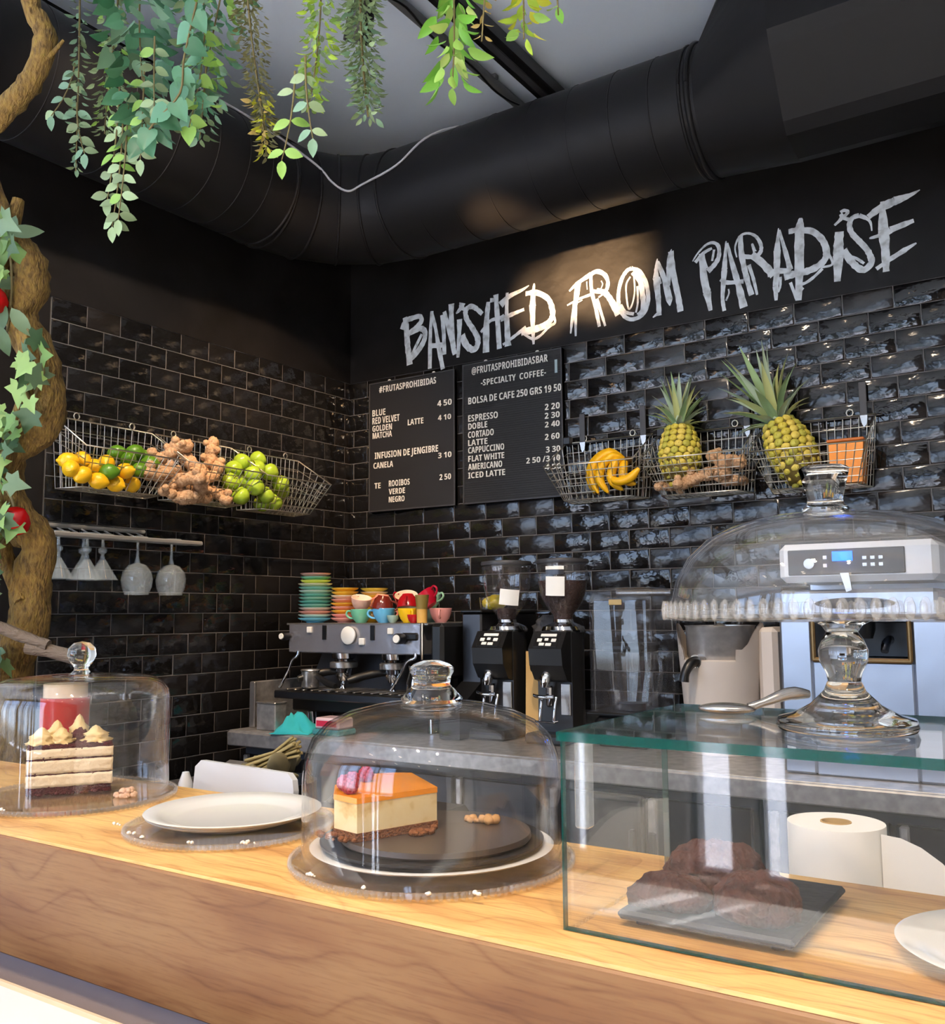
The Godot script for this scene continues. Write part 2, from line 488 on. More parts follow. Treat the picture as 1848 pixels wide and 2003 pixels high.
func materials() -> void:
	# glazed black tiles: hand-pressed glaze with long shallow waves
	var waves := noise_tex(0.012, 3, 3, 512)
	var glaze := [Color(0.090, 0.088, 0.090), Color(0.105, 0.103, 0.108), Color(0.078, 0.076, 0.080), Color(0.118, 0.108, 0.104)]
	for i in 4:
		var m := mat("black_glaze_%d" % i, glaze[i], [0.10, 0.14, 0.08, 0.20][i])
		relief(m, waves, 0.11, 2.6, true)
		m.uv1_scale = Vector3(2.2, 3.6, 2.2)
		m.uv1_offset = Vector3(0.37, 0.21, 0.53) * i
	mat("grout", Color(0.38, 0.37, 0.37), 0.9)
	var blot := noise_tex(0.006, 11, 5, 512, [[0.0, Color(0.72, 0.70, 0.68)], [0.55, Color(0.9, 0.9, 0.9)], [1.0, Color(1, 1, 1)]])
	var plaster := mat("black_plaster", Color(0.120, 0.115, 0.117), 0.45)
	plaster.metallic_specular = 0.3
	skin(plaster, blot, 0.9, true)
	relief(plaster, noise_tex(0.02, 5, 4, 512), 0.12, 0.9, true)
	mat("ceiling_paint", Color(0.86, 0.91, 0.97), 0.85)
	mat("wall_paint", Color(0.84, 0.83, 0.81), 0.8)
	mat("pale_wall", Color(0.80, 0.79, 0.77), 0.7)
	var boards := mat("floor_stone", Color(0.70, 0.72, 0.75), 0.5)
	skin(boards, noise_tex(0.01, 8, 4, 256, [[0.0, Color(0.8, 0.8, 0.8)], [1.0, Color(1, 1, 1)]]), 0.6, true)
	mat("pavement_stone", Color(0.80, 0.80, 0.80), 0.8)
	mat("duct_paint", Color(0.100, 0.100, 0.107), 0.45)
	M.duct_paint.metallic_specular = 0.28
	relief(M.duct_paint, noise_tex(0.015, 21, 3, 256), 0.10, 1.4, true)
	mat("duct_joint", Color(0.12, 0.12, 0.12), 0.6)
	mat("black_metal", Color(0.07, 0.07, 0.075), 0.4, 0.0)
	mat("black_plastic", Color(0.06, 0.06, 0.062), 0.35)
	mat("grey_plastic", Color(0.22, 0.22, 0.23), 0.45)
	mat("conduit", Color(0.36, 0.37, 0.38), 0.5)
	mat("white_cable", Color(0.70, 0.70, 0.72), 0.5)
	mat("letter_paint", Color(0.86, 0.89, 0.91), 0.6)
	skin(M.letter_paint, noise_tex(0.03, 17, 3, 256, [[0.0, Color(0.72, 0.72, 0.72)], [0.5, Color(0.95, 0.95, 0.95)], [1.0, Color(1, 1, 1)]]), 3.0, true)
	var brush := noise_tex(0.02, 31, 4, 256, [[0.0, Color(0.75, 0.75, 0.75)], [1.0, Color(1, 1, 1)]])
	var steel := mat("steel", Color(0.76, 0.75, 0.74), 0.34, 0.7)
	skin(steel, brush, 4.0)
	mat("chrome", Color(0.80, 0.80, 0.81), 0.08, 1.0)
	mat("dull_chrome", Color(0.68, 0.67, 0.66), 0.25, 0.85)
	mat("dark_steel", Color(0.30, 0.30, 0.31), 0.35, 1.0)
	mat("wire", Color(0.84, 0.82, 0.77), 0.34, 1.0)
	pane("clear_glass", Color(0.97, 0.99, 0.98, 0.006))
	M.clear_glass.metallic_specular = 0.47
	pane("hanging_glass", Color(0.84, 0.88, 0.88, 0.20), 0.04)
	pane("smoky_glass", Color(0.5, 0.5, 0.52, 0.07))
	pane("window_glass", Color(0.97, 0.99, 1.0, 0.01))
	pane("case_glass", Color(0.90, 0.98, 0.96, 0.012))
	pane("case_edge", Color(0.02, 0.30, 0.28, 0.62), 0.05)
	solid_glass("thick_glass", Color(0.99, 1.0, 0.99, 0.0))
	mat("porcelain", Color(0.86, 0.85, 0.82), 0.12)
	mat("white_plastic", Color(0.84, 0.84, 0.84), 0.35)
	mat("paper", Color(0.93, 0.92, 0.89), 0.9)
	mat("slate", Color(0.10, 0.10, 0.11), 0.55)
	relief(M.slate, noise_tex(0.03, 41, 5, 256), 0.08, 5.0)
	mat("board_black", Color(0.10, 0.10, 0.105), 0.6)
	mat("menu_letter", Color(0.90, 0.89, 0.85), 0.6)
	wood()

func wood() -> void:
	# laminate with long grain and a few knots, grain along u
	var w := 1024
	var h := 512
	var im := Image.create(w, h, false, Image.FORMAT_RGB8)
	var warp := noise(1.0, 51, 3)
	var fine := noise(1.0, 52, 3)
	var blotch := noise(1.0, 53, 3)
	var a := Color(0.86, 0.66, 0.40)
	var b := Color(0.64, 0.43, 0.23)
	var c := Color(0.92, 0.75, 0.47)
	for y in h:
		for x in w:
			# seamless in u by walking on a circle; long streaks, faint growth lines, a few darker bands
			var t := TAU * x / w
			var cx := cos(t)
			var cy := sin(t)
			var v := float(y) / h * 4.0
			var d := v * 1.3 + 0.55 * warp.get_noise_3d(cx * 0.9, cy * 0.9, v * 0.55)
			var ring := absf(fposmod(d * 2.2, 1.0) - 0.5) * 2.0
			var line := pow(1.0 - ring, 10.0)
			var f := fine.get_noise_3d(cx * 1.6, cy * 1.6, v * 22.0)
			var f2 := fine.get_noise_3d(cx * 6.0, cy * 6.0, v * 60.0 + 40.0)
			var g := blotch.get_noise_3d(cx * 0.8, cy * 0.8, v * 1.5 + 9.0)
			var k := a.lerp(c, clampf(0.5 + g * 1.1, 0.0, 1.0)).lerp(b, clampf(line * 0.40 + maxf(f, 0.0) * 0.55 + maxf(f2 - 0.1, 0.0) * 0.5 + maxf(-g - 0.1, 0.0) * 0.6, 0.0, 0.85))
			im.set_pixel(x, y, k)
	var tex := ImageTexture.create_from_image(im)
	var m := mat("counter_wood", Color(1, 1, 1), 0.42)
	skin(m, tex, 1.0, true)
	m.uv1_scale = Vector3(0.8, 2.2, 2.2)
	m.uv1_triplanar_sharpness = 40.0
	# front board: same grain, its dimmer light put into a darker, redder tint
	var f2 := mat("shaded_front_wood", Color(0.64, 0.585, 0.60), 0.45)
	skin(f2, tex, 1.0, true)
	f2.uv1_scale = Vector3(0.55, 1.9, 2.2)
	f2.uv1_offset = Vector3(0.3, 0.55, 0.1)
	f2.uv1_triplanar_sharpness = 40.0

func room() -> void:
	structure("floor", boxm(Vector3(9.8, 0.2, 6.7), 0.0, Vector3(1.7, -0.1, 3.2)), M.floor_stone)
	structure("ceiling", boxm(Vector3(9.8, 0.2, 6.7), 0.0, Vector3(1.7, CEILING + 0.1, 3.2)), M.ceiling_paint)
	# back wall: grout bed below, plaster above, tiles
	var wb := Node3D.new()
	wb.name = "wall_back"
	add_child(wb)
	wb.set_meta("kind", "structure")
	part(wb, "grout_bed", boxm(Vector3(6.8, TILE_TOP, 0.2), 0.0, Vector3(3.2, TILE_TOP / 2, -0.0985)), M.grout)
	part(wb, "plaster", boxm(Vector3(6.8, CEILING - TILE_TOP, 0.2), 0.0, Vector3(3.2, (CEILING + TILE_TOP) / 2, -0.0953)), M.black_plaster)
	var wl := Node3D.new()
	wl.name = "wall_left"
	add_child(wl)
	wl.set_meta("kind", "structure")
	part(wl, "grout_bed", boxm(Vector3(0.2, TILE_TOP, 1.54), 0.0, Vector3(-0.0985, TILE_TOP / 2, 0.77)), M.grout)
	part(wl, "plaster", boxm(Vector3(0.2, CEILING - TILE_TOP, 1.9), 0.0, Vector3(-0.0953, (CEILING + TILE_TOP) / 2, 0.95)), M.black_plaster)
	part(wl, "plaster_end", boxm(Vector3(0.2, TILE_TOP, 0.36), 0.004, Vector3(-0.098, TILE_TOP / 2, 1.722)), M.black_plaster)
	var full := tile_shape(0.1635 - 0.0028, ROW - 0.0028)
	var side := tile_shape(0.1365 - 0.0028, ROW - 0.0028)
	var spots := []
	for row in 19:
		var y := TILE_TOP - ROW * (row + 0.5)
		var x0 := 0.435 - 0.1635 * 3.0 - (0.08175 if row % 2 == 1 else 0.0)
		for k in 21:
			var xa := x0 + k * 0.1635
			var xb := xa + 0.1635
			xa = maxf(xa, 0.0)
			if xb < 0.012 or xa > 2.98: continue
			spots.append([xa, xb, y])
	spots.sort_custom(func(p, q): return p[0] + p[2] * 0.7 > q[0] + q[2] * 0.7)
	var rest := mb()
	for i in spots.size():
		var s: Array = spots[i]
		var wide: float = s[1] - s[0]
		var tf := T((s[0] + s[1]) / 2, s[2], 0.0, turned(rng.randfn(0, 0.35), rng.randfn(0, 0.35), rng.randfn(0, 0.12)))
		var shape := full if wide > 0.16 else tile_shape(wide - 0.0028, ROW - 0.0028)
		if i < 300: part(wb, "tile", shape, M["black_glaze_%d" % pick()], tf)
		else: rest.append_from(shape, 0, tf)
	if spots.size() > 300:
		part(wb, "tiles", rest.commit(), M.black_glaze_0).set_meta("kind", "stuff")
	for row in 22:
		var y := TILE_TOP - ROW * (row + 0.5)
		var z0 := 0.995 - 0.1365 * 8.0 - (0.0 if row % 2 == 0 else 0.06825)
		for k in 14:
			var za := z0 + k * 0.1365
			var zb := minf(za + 0.1365, 1.54)
			za = maxf(za, 0.0)
			if zb < 0.012 or za > 1.52: continue
			var wide := zb - za
			var shape := side if wide > 0.134 else tile_shape(wide - 0.0028, ROW - 0.0028)
			part(wl, "tile", shape, M["black_glaze_%d" % pick()], T(0.0, y, (za + zb) / 2, turned(0, 90, 0) * turned(rng.randfn(0, 0.35), rng.randfn(0, 0.35), rng.randfn(0, 0.12))))
	# the rest of the room, behind the camera and to the sides
	structure("wall_side", boxm(Vector3(2.95, CEILING, 0.2), 0.0, Vector3(-1.475, CEILING / 2, 1.8)), M.pale_wall)
	structure("wall_far_left", boxm(Vector3(0.2, CEILING, 4.8), 0.0, Vector3(-3.05, CEILING / 2, 4.1)), M.pale_wall)
	structure("wall_right", boxm(Vector3(0.2, CEILING, 6.7), 0.0, Vector3(6.6, CEILING / 2, 3.2)), M.wall_paint)

func pick() -> int:
	var k := rng.randf()
	return 0 if k < 0.4 else 1 if k < 0.7 else 2 if k < 0.92 else 3

# pillowed tile, face towards +z
func tile_shape(w: float, h: float) -> ArrayMesh:
	var st := mb()
	var x := w / 2
	var y := h / 2
	var e := minf(0.005, w * 0.2)
	var o := [Vector3(-x, -y, -0.004), Vector3(x, -y, -0.004), Vector3(x, y, -0.004), Vector3(-x, y, -0.004)]
	var m := [Vector3(-x, -y, 0.002), Vector3(x, -y, 0.002), Vector3(x, y, 0.002), Vector3(-x, y, 0.002)]
	var t := [Vector3(-x + e, -y + e, 0.0042), Vector3(x - e, -y + e, 0.0042), Vector3(x - e, y - e, 0.0042), Vector3(-x + e, y - e, 0.0042)]
	st.set_smooth_group(1)
	for i in 4:
		var j := (i + 1) % 4
		quad(st, o[i], o[j], m[j], m[i])
		st.set_smooth_group(2)
		quad(st, m[i], m[j], t[j], t[i])
		st.set_smooth_group(1)
	st.set_smooth_group(2)
	quad(st, t[0], t[1], t[2], t[3])
	return done(st)

func shopfront() -> void:
	# street wall with tall windows behind the camera; daylight enters only here
	var z := 6.4
	var st := mb()
	# [from x, to x, sill]: windows over a solid parapet, and narrow full-height glass doors
	var holes := [[-2.9, -1.6, 0.95], [-1.5, -0.2, 0.95], [0.10, 0.42, 0.95], [0.48, 0.64, 0.06], [0.68, 1.12, 0.95], [1.18, 1.40, 0.06], [1.50, 1.66, 0.06], [1.72, 2.50, 0.95]]
	var x := -3.15
	for hh in holes:
		box(st, Vector3((x + hh[0]) / 2, CEILING / 2, z), Vector3(hh[0] - x, CEILING, 0.25))
		x = hh[1]
		box(st, Vector3((hh[0] + hh[1]) / 2, (3.2 + CEILING) / 2, z), Vector3(hh[1] - hh[0], CEILING - 3.2, 0.25))
		box(st, Vector3((hh[0] + hh[1]) / 2, hh[2] / 2, z), Vector3(hh[1] - hh[0], hh[2], 0.25))
	box(st, Vector3((x + 6.7) / 2, CEILING / 2, z), Vector3(6.7 - x, CEILING, 0.25))
	structure("wall_front", done(st), mat("brown_paint", Color(0.27, 0.23, 0.21), 0.6))
	var n := 1
	for hh in holes:
		var w := Node3D.new()
		w.name = "window_%d" % n
		n += 1
		add_child(w)
		w.set_meta("kind", "structure")
		var f := mb()
		var c: float = (hh[0] + hh[1]) / 2.0
		var wide: float = hh[1] - hh[0]
		var low: float = hh[2]
		for s in [-1, 1]: box(f, Vector3(c + s * (wide / 2 - 0.0125), (low + 3.2) / 2, z), Vector3(0.025, 3.2 - low, 0.06), 0.003)
		for y in [low + 0.0125, 2.35, 3.1875]: box(f, Vector3(c, y, z), Vector3(wide - 0.05, 0.025, 0.06), 0.003)
		part(w, "frame", done(f), M.black_metal)
		part(w, "pane", boxm(Vector3(wide - 0.05, 2.3375 - low - 0.025, 0.008), 0.0, Vector3(c, (2.3375 + low + 0.025) / 2, z)), M.window_glass)
		part(w, "pane", boxm(Vector3(wide - 0.05, 0.8125, 0.008), 0.0, Vector3(c, 2.76875, z)), M.window_glass)
	structure("pavement", boxm(Vector3(40, 0.2, 30), 0.0, Vector3(1.7, -0.25, 21.6)), M.pavement_stone)

func duct() -> void:
	var t := thing("ventilation_duct", "black painted round ventilation duct bending through the corner below the ceiling", "duct")
	var R := 0.215
	var y := 2.98
	var xl := 0.27
	var zb := 0.42
	# straight run on the left, five-piece elbow, straight run along the back wall
	var axis := [Vector3(xl, y, 3.2), Vector3(xl, y, 0.86)]
	var bend := 0.40
	var cc := Vector3(xl + bend, y, zb + bend)
	for k in range(0, 5):
		var a := deg_to_rad(180.0 + 22.5 * k)
		axis.append(cc + Vector3(cos(a), 0, sin(a)) * bend)
	axis.append(Vector3(1.95, y, zb))
	# mitred segments
	var rings := []
	for i in axis.size():
		var d: Vector3 = (axis[mini(i + 1, axis.size() - 1)] - axis[maxi(i - 1, 0)]).normalized()
		var s := d.cross(Vector3.UP).normalized()
		var d_in: Vector3 = (axis[maxi(i, 1)] - axis[maxi(i - 1, 0)]).normalized()
		var stretch := 1.0 / maxf(0.5, d.dot(d_in))
		var ring := []
		for j in 48:
			var a := TAU * j / 48
			ring.append(axis[i] + (s * cos(a) * stretch + Vector3.UP * sin(a)) * R)
		rings.append(ring)
	for i in axis.size() - 1:
		var st := mb()
		st.set_smooth_group(3)
		for j in 48:
			var k := (j + 1) % 48
			quad(st, rings[i][j], rings[i + 1][j], rings[i + 1][k], rings[i][k])
		part(t, "duct_segment", done(st), M.duct_paint)
	# raised seams: at the mitres and round the spiral runs
	for i in range(1, axis.size() - 1):
		seam(t, rings[i], axis[i], 0.006)
	for z in [2.6, 2.2, 1.85, 1.58, 1.40, 1.24, 1.10, 0.99]:
		seam(t, circle(Vector3(xl, y, z), Vector3.FORWARD, R), Vector3(xl, y, z), 0.0022)
	for x in [0.84, 1.0, 1.16, 1.34, 1.50, 1.66, 1.80]:
		seam(t, circle(Vector3(x, y, zb), Vector3.RIGHT, R), Vector3(x, y, zb), 0.0022)
	# round collar, then the flat-sided transition into the plenum box
	seam(t, circle(Vector3(1.93, y, zb), Vector3.RIGHT, R), Vector3(1.93, y, zb), 0.010)
	seam(t, circle(Vector3(1.905, y, zb), Vector3.RIGHT, R), Vector3(1.905, y, zb), 0.006)
	# the plenum has a keeled underside: outline in (z, y)
	var keel := v2([0.76, 2.98, 0.76, 3.44, 0.40, 3.44, 0.03, 3.44, 0.03, 2.98, 0.20, 2.83, 0.44, 2.715, 0.60, 2.74])
	var ring_of := func(x: float, grow: float) -> Array:
		var o := []
		for j in 48:
			var a := TAU * j / 48
			# ray from the duct's centre to the keel outline, in the same angular order as the round end
			var d := Vector2(cos(a), sin(a))
			var best := 0.3
			for i in keel.size():
				var hit = Geometry2D.segment_intersects_segment(Vector2(zb, y + 0.05), Vector2(zb, y + 0.05) + d * 3.0, keel[i], keel[(i + 1) % keel.size()])
				if hit != null: best = hit.distance_to(Vector2(zb, y + 0.05))
			o.append(Vector3(x, y + 0.05 + sin(a) * best, zb + cos(a) * best * (1.0 + grow)))
		return o
	var r0 := circle(Vector3(1.95, y, zb), Vector3.RIGHT, R)
	var q: Array = ring_of.call(2.22, 0.0)
	var e: Array = ring_of.call(4.6, 0.0)
	var tr := mb()
	tr.set_smooth_group(4)
	for j in 48:
		var k := (j + 1) % 48
		quad(tr, r0[j], q[j], q[k], r0[k])
	part(t, "transition_piece", done(tr), M.duct_paint)
	var pl := mb()
	pl.set_smooth_group(-1)
	for j in 48:
		var k := (j + 1) % 48
		quad(pl, q[j], e[j], e[k], q[k])
	part(t, "plenum_box", done(pl), M.duct_paint)
	# thin white cable slung round the elbow
	var p := []
	for k in [[1.42, 70], [1.20, 62], [1.0, 42]]:
		var a := deg_to_rad(k[1])
		p.append(Vector3(xl + cos(a) * 0.223, y + sin(a) * 0.223, k[0]))
	for k in [[195, 20], [215, 4], [235, -4], [255, 2]]:
		var a := deg_to_rad(k[0])
		var b := deg_to_rad(k[1])
		p.append(cc + Vector3(cos(a), 0, sin(a)) * (bend - cos(b) * 0.226) + Vector3(0, sin(b) * 0.226, 0))
	for k in [[0.78, 12], [0.88, 40], [0.96, 72], [1.05, 100]]:
		var a := deg_to_rad(k[1])
		p.append(Vector3(k[0], y + sin(a) * 0.224, zb + cos(a) * 0.224))
	solo("power_cable", tubem(smooth(p, 5), 0.0045, 6), M.white_cable, "thin pale cable slung over the bend of the black duct", "cable")

func circle(c: Vector3, d: Vector3, r: float, n := 48) -> Array:
	var s := d.cross(Vector3.UP).normalized()
	var o := []
	for j in n:
		var a := TAU * j / n
		o.append(c + (s * cos(a) + Vector3.UP * sin(a)) * r)
	return o

func seam(t: Node, ring: Array, c: Vector3, r: float) -> void:
	var p := []
	for v in ring: p.append(v)
	p.append(ring[0])
	part(t, "seam", tubem(p, r, 5), M.duct_paint)

func spot_lamp(at: Vector3, target: Vector3, label: String, energy: float, angle: float, tint: Color, drop := 0.12) -> void:
	var t := thing("track_spotlight", label, "spotlight", at, "black spotlights below the ceiling")
	var d := (target - at).normalized()
	var b := Basis.looking_at(d, Vector3.UP if absf(d.y) < 0.95 else Vector3.RIGHT)
	var turn := Transform3D(b * turned(-90), Vector3.ZERO)   # +y of the lathe points backwards from the beam
	part(t, "housing", lathem(v2([0.0, 0.10, 0.034, 0.10, 0.040, 0.092, 0.043, 0.0, 0.046, -0.07, 0.040, -0.07, 0.036, -0.03, 0.0, -0.03]), 28, 40.0, turn.inverse() if false else Transform3D(b * turned(90), Vector3.ZERO)), M.black_metal)
	part(t, "stem", tubem([Vector3(0, 0.02, 0), Vector3(0, drop, 0)], 0.009, 8), M.black_metal)
	var g := mat("lamp_glow_%d" % taken.get("track_spotlight", 0), tint, 0.5)
	g.emission_enabled = true
	g.emission = tint
	g.emission_energy_multiplier = 14.0
	part(t, "lamp_glow", lathem(v2([0.030, 0.0, 0.030, 0.003, 0.0, 0.003]), 20, 40.0, Transform3D(b * turned(-90), d * 0.045)), g)
	var l := SpotLight3D.new()
	l.name = "beam"
	l.light_color = tint
	l.light_energy = energy
	l.light_size = 0.03
	l.spot_angle = angle
	l.spot_angle_attenuation = 1.0
	l.spot_range = 12.0
	l.spot_attenuation = 2.0
	l.shadow_enabled = true
	t.add_child(l)
	l.transform = Transform3D(b, d * 0.075)

func downlight(at: Vector3, label: String, energy: float) -> void:
	var t := thing("downlight", label, "downlight", at, "recessed ceiling downlights")
	var tint := Color(1.0, 0.93, 0.84)
	part(t, "ring", lathem(v2([0.055, -0.001, 0.075, -0.001, 0.075, -0.006, 0.055, -0.010, 0.055, -0.001]), 28), M.white_plastic)
	if not M.has("downlight_glow"):
		var g := mat("downlight_glow", tint, 0.5)
		g.emission_enabled = true
		g.emission = tint
		g.emission_energy_multiplier = 12.0
	part(t, "lamp_glow", lathem(v2([0.0, -0.004, 0.054, -0.004, 0.054, -0.002, 0.0, -0.002]), 24), M.downlight_glow)
	var l := SpotLight3D.new()
	l.name = "beam"
	l.light_color = tint
	l.light_energy = energy
	l.light_size = 0.05
	l.spot_angle = 40.0
	l.spot_angle_attenuation = 1.0
	l.spot_range = 12.0
	l.spot_attenuation = 2.0
	l.shadow_enabled = true
	t.add_child(l)
	l.transform = T(0, -0.02, 0, turned(-90))

func ceiling_fittings() -> void:
	# lighting track and conduit running from the duct towards the street
	var tr := thing("lighting_track", "wide black lighting track fixed under the pale ceiling", "track", Vector3(1.20, 3.40, 0))
	part(tr, "rail", boxm(Vector3(0.085, 0.06, 2.6), 0.006, Vector3(0, 0.0, 1.35)), M.black_metal)
	part(tr, "slot", boxm(Vector3(0.03, 0.01, 2.56), 0.002, Vector3(0, -0.03, 1.35)), M.grey_plastic)
	var cd := thing("ceiling_conduit", "thin grey conduit pipe with a loose wire beside the black track", "pipe", Vector3(1.03, 3.40, 0))
	part(cd, "pipe", tubem([Vector3(0, 0.022, 0.12), Vector3(0, 0.022, 2.4)], 0.020, 10), M.conduit)
	var loose := []
	for k in 9: loose.append(Vector3(0.035, -0.012 - 0.03 * absf(sin(k * 0.9)), 0.18 + k * 0.11))
	part(cd, "wire", tubem(smooth(loose, 3), 0.005, 5), M.black_plastic)
	for k in 3: part(cd, "clip", boxm(Vector3(0.055, 0.02, 0.025), 0.003, Vector3(0, 0.035, 0.35 + k * 0.7)), M.conduit)
	var warm := Color(1.0, 0.80, 0.58)
	var soft := Color(1.0, 0.90, 0.78)
	spot_lamp(Vector3(1.06, 3.22, 1.18), Vector3(0.15, 1.9, 0.5), "black spotlight beside the lighting track among the hanging leaves", 3.0, 30.0, warm)
	var k := 0
	for s in [[Vector3(1.9, 3.28, 3.7), Vector3(1.7, 1.1, 2.4)], [Vector3(2.6, 3.28, 3.6), Vector3(2.3, 1.1, 2.4)], [Vector3(3.3, 3.28, 3.6), Vector3(2.8, 1.1, 2.45)], [Vector3(2.0, 3.28, 2.0), Vector3(1.6, 1.0, 0.5)], [Vector3(1.1, 3.28, 2.1), Vector3(0.2, 1.9, 1.1)]]:
		spot_lamp(s[0], s[1], ["black spotlight over the customers' side, near the tree", "black spotlight over the customers' side, middle one", "black spotlight over the customers' side, beyond the cake stand", "black spotlight over the barista's aisle", "black spotlight aimed at the fruit baskets by the side wall"][k], 2.2 if k < 3 else 3.8, 38.0, soft, 0.10)
		k += 1
	# recessed downlights over the customers' floor
	for i in 4:
		for j in 2:
			downlight(Vector3(0.9 + i * 1.4, CEILING, 4.6 + j * 1.1), "round recessed downlight over the customers' floor, %s from the tree in the %s row" % [["first", "second", "third", "fourth"][i], ["nearer", "farther"][j]], 36.0)

func painted_words() -> void:
	var t := thing("painted_lettering", "rough white hand-painted words BANISHED FROM PARADISE on the black wall", "lettering", Vector3(0, 0, 0.0050))
	for letter in PAINTED:
		var st := mb()
		for i in range(1, letter.size()):
			var a: Array = letter[i]
			var p := []
			var w := []
			for k in range(0, a.size(), 3):
				p.append(Vector2(a[k], a[k + 1]) / 1000.0)
				w.append(a[k + 2] / 1000.0 * 1.18)
			brush_stroke(st, p, w, 0.0004 * i)
		part(t, "letter_" + letter[0], done(st), M.letter_paint)

func brush_stroke(st: SurfaceTool, p: Array, w: Array, z: float) -> void:
	var s := smooth(p, 5)
	var l := []
	var r := []
	for i in s.size():
		var d: Vector2 = (s[mini(i + 1, s.size() - 1)] - s[maxi(i - 1, 0)]).normalized()
		var wide := rad_at(w, i, s.size()) / 2 * (1.0 + rng.randf_range(-0.12, 0.12))
		l.append(s[i] + d.orthogonal() * wide)
		r.append(s[i] - d.orthogonal() * wide)
	st.set_smooth_group(-1)
	for i in s.size() - 1:
		var q := [l[i], l[i + 1], r[i + 1], r[i]].map(func(v): return Vector3(v.x, v.y, z + 0.0004))
		face(st, q, Vector3.BACK)

# ---------------------------------------------------------------- serving counter and back counter
const TOP := 1.05      # serving counter
const BACK := 0.89     # steel worktop

func front_counter() -> void:
	var t := thing("serving_counter", "long wooden serving counter with a thick grained front edge", "counter")
	part(t, "worktop", boxm(Vector3(3.3, 0.145, 0.345), 0.004, Vector3(2.25, 0.9775, 2.4725)), M.counter_wood)
	part(t, "front_board", boxm(Vector3(3.3, 0.143, 0.006), 0.002, Vector3(2.25, 0.9770, 2.6475)), M.shaded_front_wood)  # thin facing added to carry the shade-tinted wood
	mat("counter_panel", Color(0.68, 0.62, 0.61), 0.5)
	part(t, "front_panel", boxm(Vector3(3.26, 0.905, 0.03), 0.002, Vector3(2.25, 0.4525, 2.625)), M.counter_panel)
	part(t, "rear_panel", boxm(Vector3(3.26, 0.905, 0.03), 0.002, Vector3(2.25, 0.4525, 2.33)), M.counter_panel)
	for s in [-1, 1]: part(t, "end_panel", boxm(Vector3(0.03, 0.905, 0.265), 0.002, Vector3(2.25 + s * 1.61, 0.4525, 2.4775)), M.counter_panel)
	var w := thing("low_cabinet", "low white cabinet top with a cream edge in front of the wooden counter", "cabinet")
	part(w, "worktop", boxm(Vector3(2.6, 0.03, 0.30), 0.006, Vector3(1.45, 0.899, 2.866)), M.white_plastic)
	mat("cream_edge", Color(0.80, 0.72, 0.60), 0.4)
	part(w, "edge_strip", boxm(Vector3(2.6, 0.026, 0.012), 0.004, Vector3(1.45, 0.899, 2.709)), M.cream_edge)
	part(w, "body", boxm(Vector3(2.56, 0.882, 0.26), 0.003, Vector3(1.45, 0.441, 2.87)), M.white_plastic)
	# barista's shelf behind the counter
	var s := thing("work_shelf", "narrow steel work shelf behind the serving counter", "shelf")
	part(s, "shelf_top", boxm(Vector3(2.85, 0.03, 0.42), 0.004, Vector3(2.425, 0.795, 2.10)), M.steel)
	for x in [1.05, 2.25, 3.75]: part(s, "leg", boxm(Vector3(0.04, 0.78, 0.36), 0.003, Vector3(x, 0.39, 2.10)), M.dark_steel)

func back_counter() -> void:
	var t := thing("back_counter", "stainless steel back counter running under the tiled wall", "counter")
	part(t, "worktop", boxm(Vector3(4.1, 0.012, 0.80), 0.002, Vector3(2.16, BACK - 0.006, 0.412)), M.steel)
	part(t, "front_edge", boxm(Vector3(4.1, 0.052, 0.014), 0.004, Vector3(2.16, BACK - 0.030, 0.815)), M.steel)
	part(t, "upstand", boxm(Vector3(4.1, 0.05, 0.012), 0.002, Vector3(2.16, BACK + 0.025, 0.012)), M.steel)
	var unit_labels := ["dark fridge unit under the espresso machine", "dark fridge unit with twin doors under the coffee grinders", "dark fridge unit with steel doors under the blender", "dark fridge unit with steel doors under the juicer", "steel drawer unit under the steel brewer", "steel drawer unit at the far end beyond the brewer"]
	for k in 6:
		var x := 0.14 + k * 0.66
		var drawers := k >= 4
		var u := thing("fridge_unit" if not drawers else "drawer_unit", unit_labels[k], "cabinet", Vector3(x + 0.33, 0, 0.40), "cabinets under the back counter")
		part(u, "body", boxm(Vector3(0.652, 0.74, 0.72), 0.004, Vector3(0, 0.465, 0)), M.grey_plastic)
		part(u, "plinth", boxm(Vector3(0.62, 0.09, 0.66), 0.002, Vector3(0, 0.05, 0)), M.black_plastic)
		if drawers:
			for j in 3:
				var d := part(u, "drawer", boxm(Vector3(0.60, 0.20, 0.022), 0.004, Vector3(0, 0.72 - j * 0.23, 0.372)), M.steel)
				part(d, "handle", boxm(Vector3(0.56, 0.03, 0.03), 0.006, Vector3(0, 0.80 - j * 0.23, 0.392)), M.dull_chrome)
		else:
			for s in [-1, 1]:
				var d := part(u, "door", boxm(Vector3(0.305, 0.66, 0.022), 0.004, Vector3(s * 0.158, 0.47, 0.372)), M.dark_steel)
				part(d, "door_edge", boxm(Vector3(0.022, 0.66, 0.03), 0.004, Vector3(s * 0.158 - 0.13, 0.47, 0.382)), M.steel)
				part(d, "handle", boxm(Vector3(0.02, 0.30, 0.025), 0.005, Vector3(s * 0.03, 0.56, 0.396)), M.black_plastic)

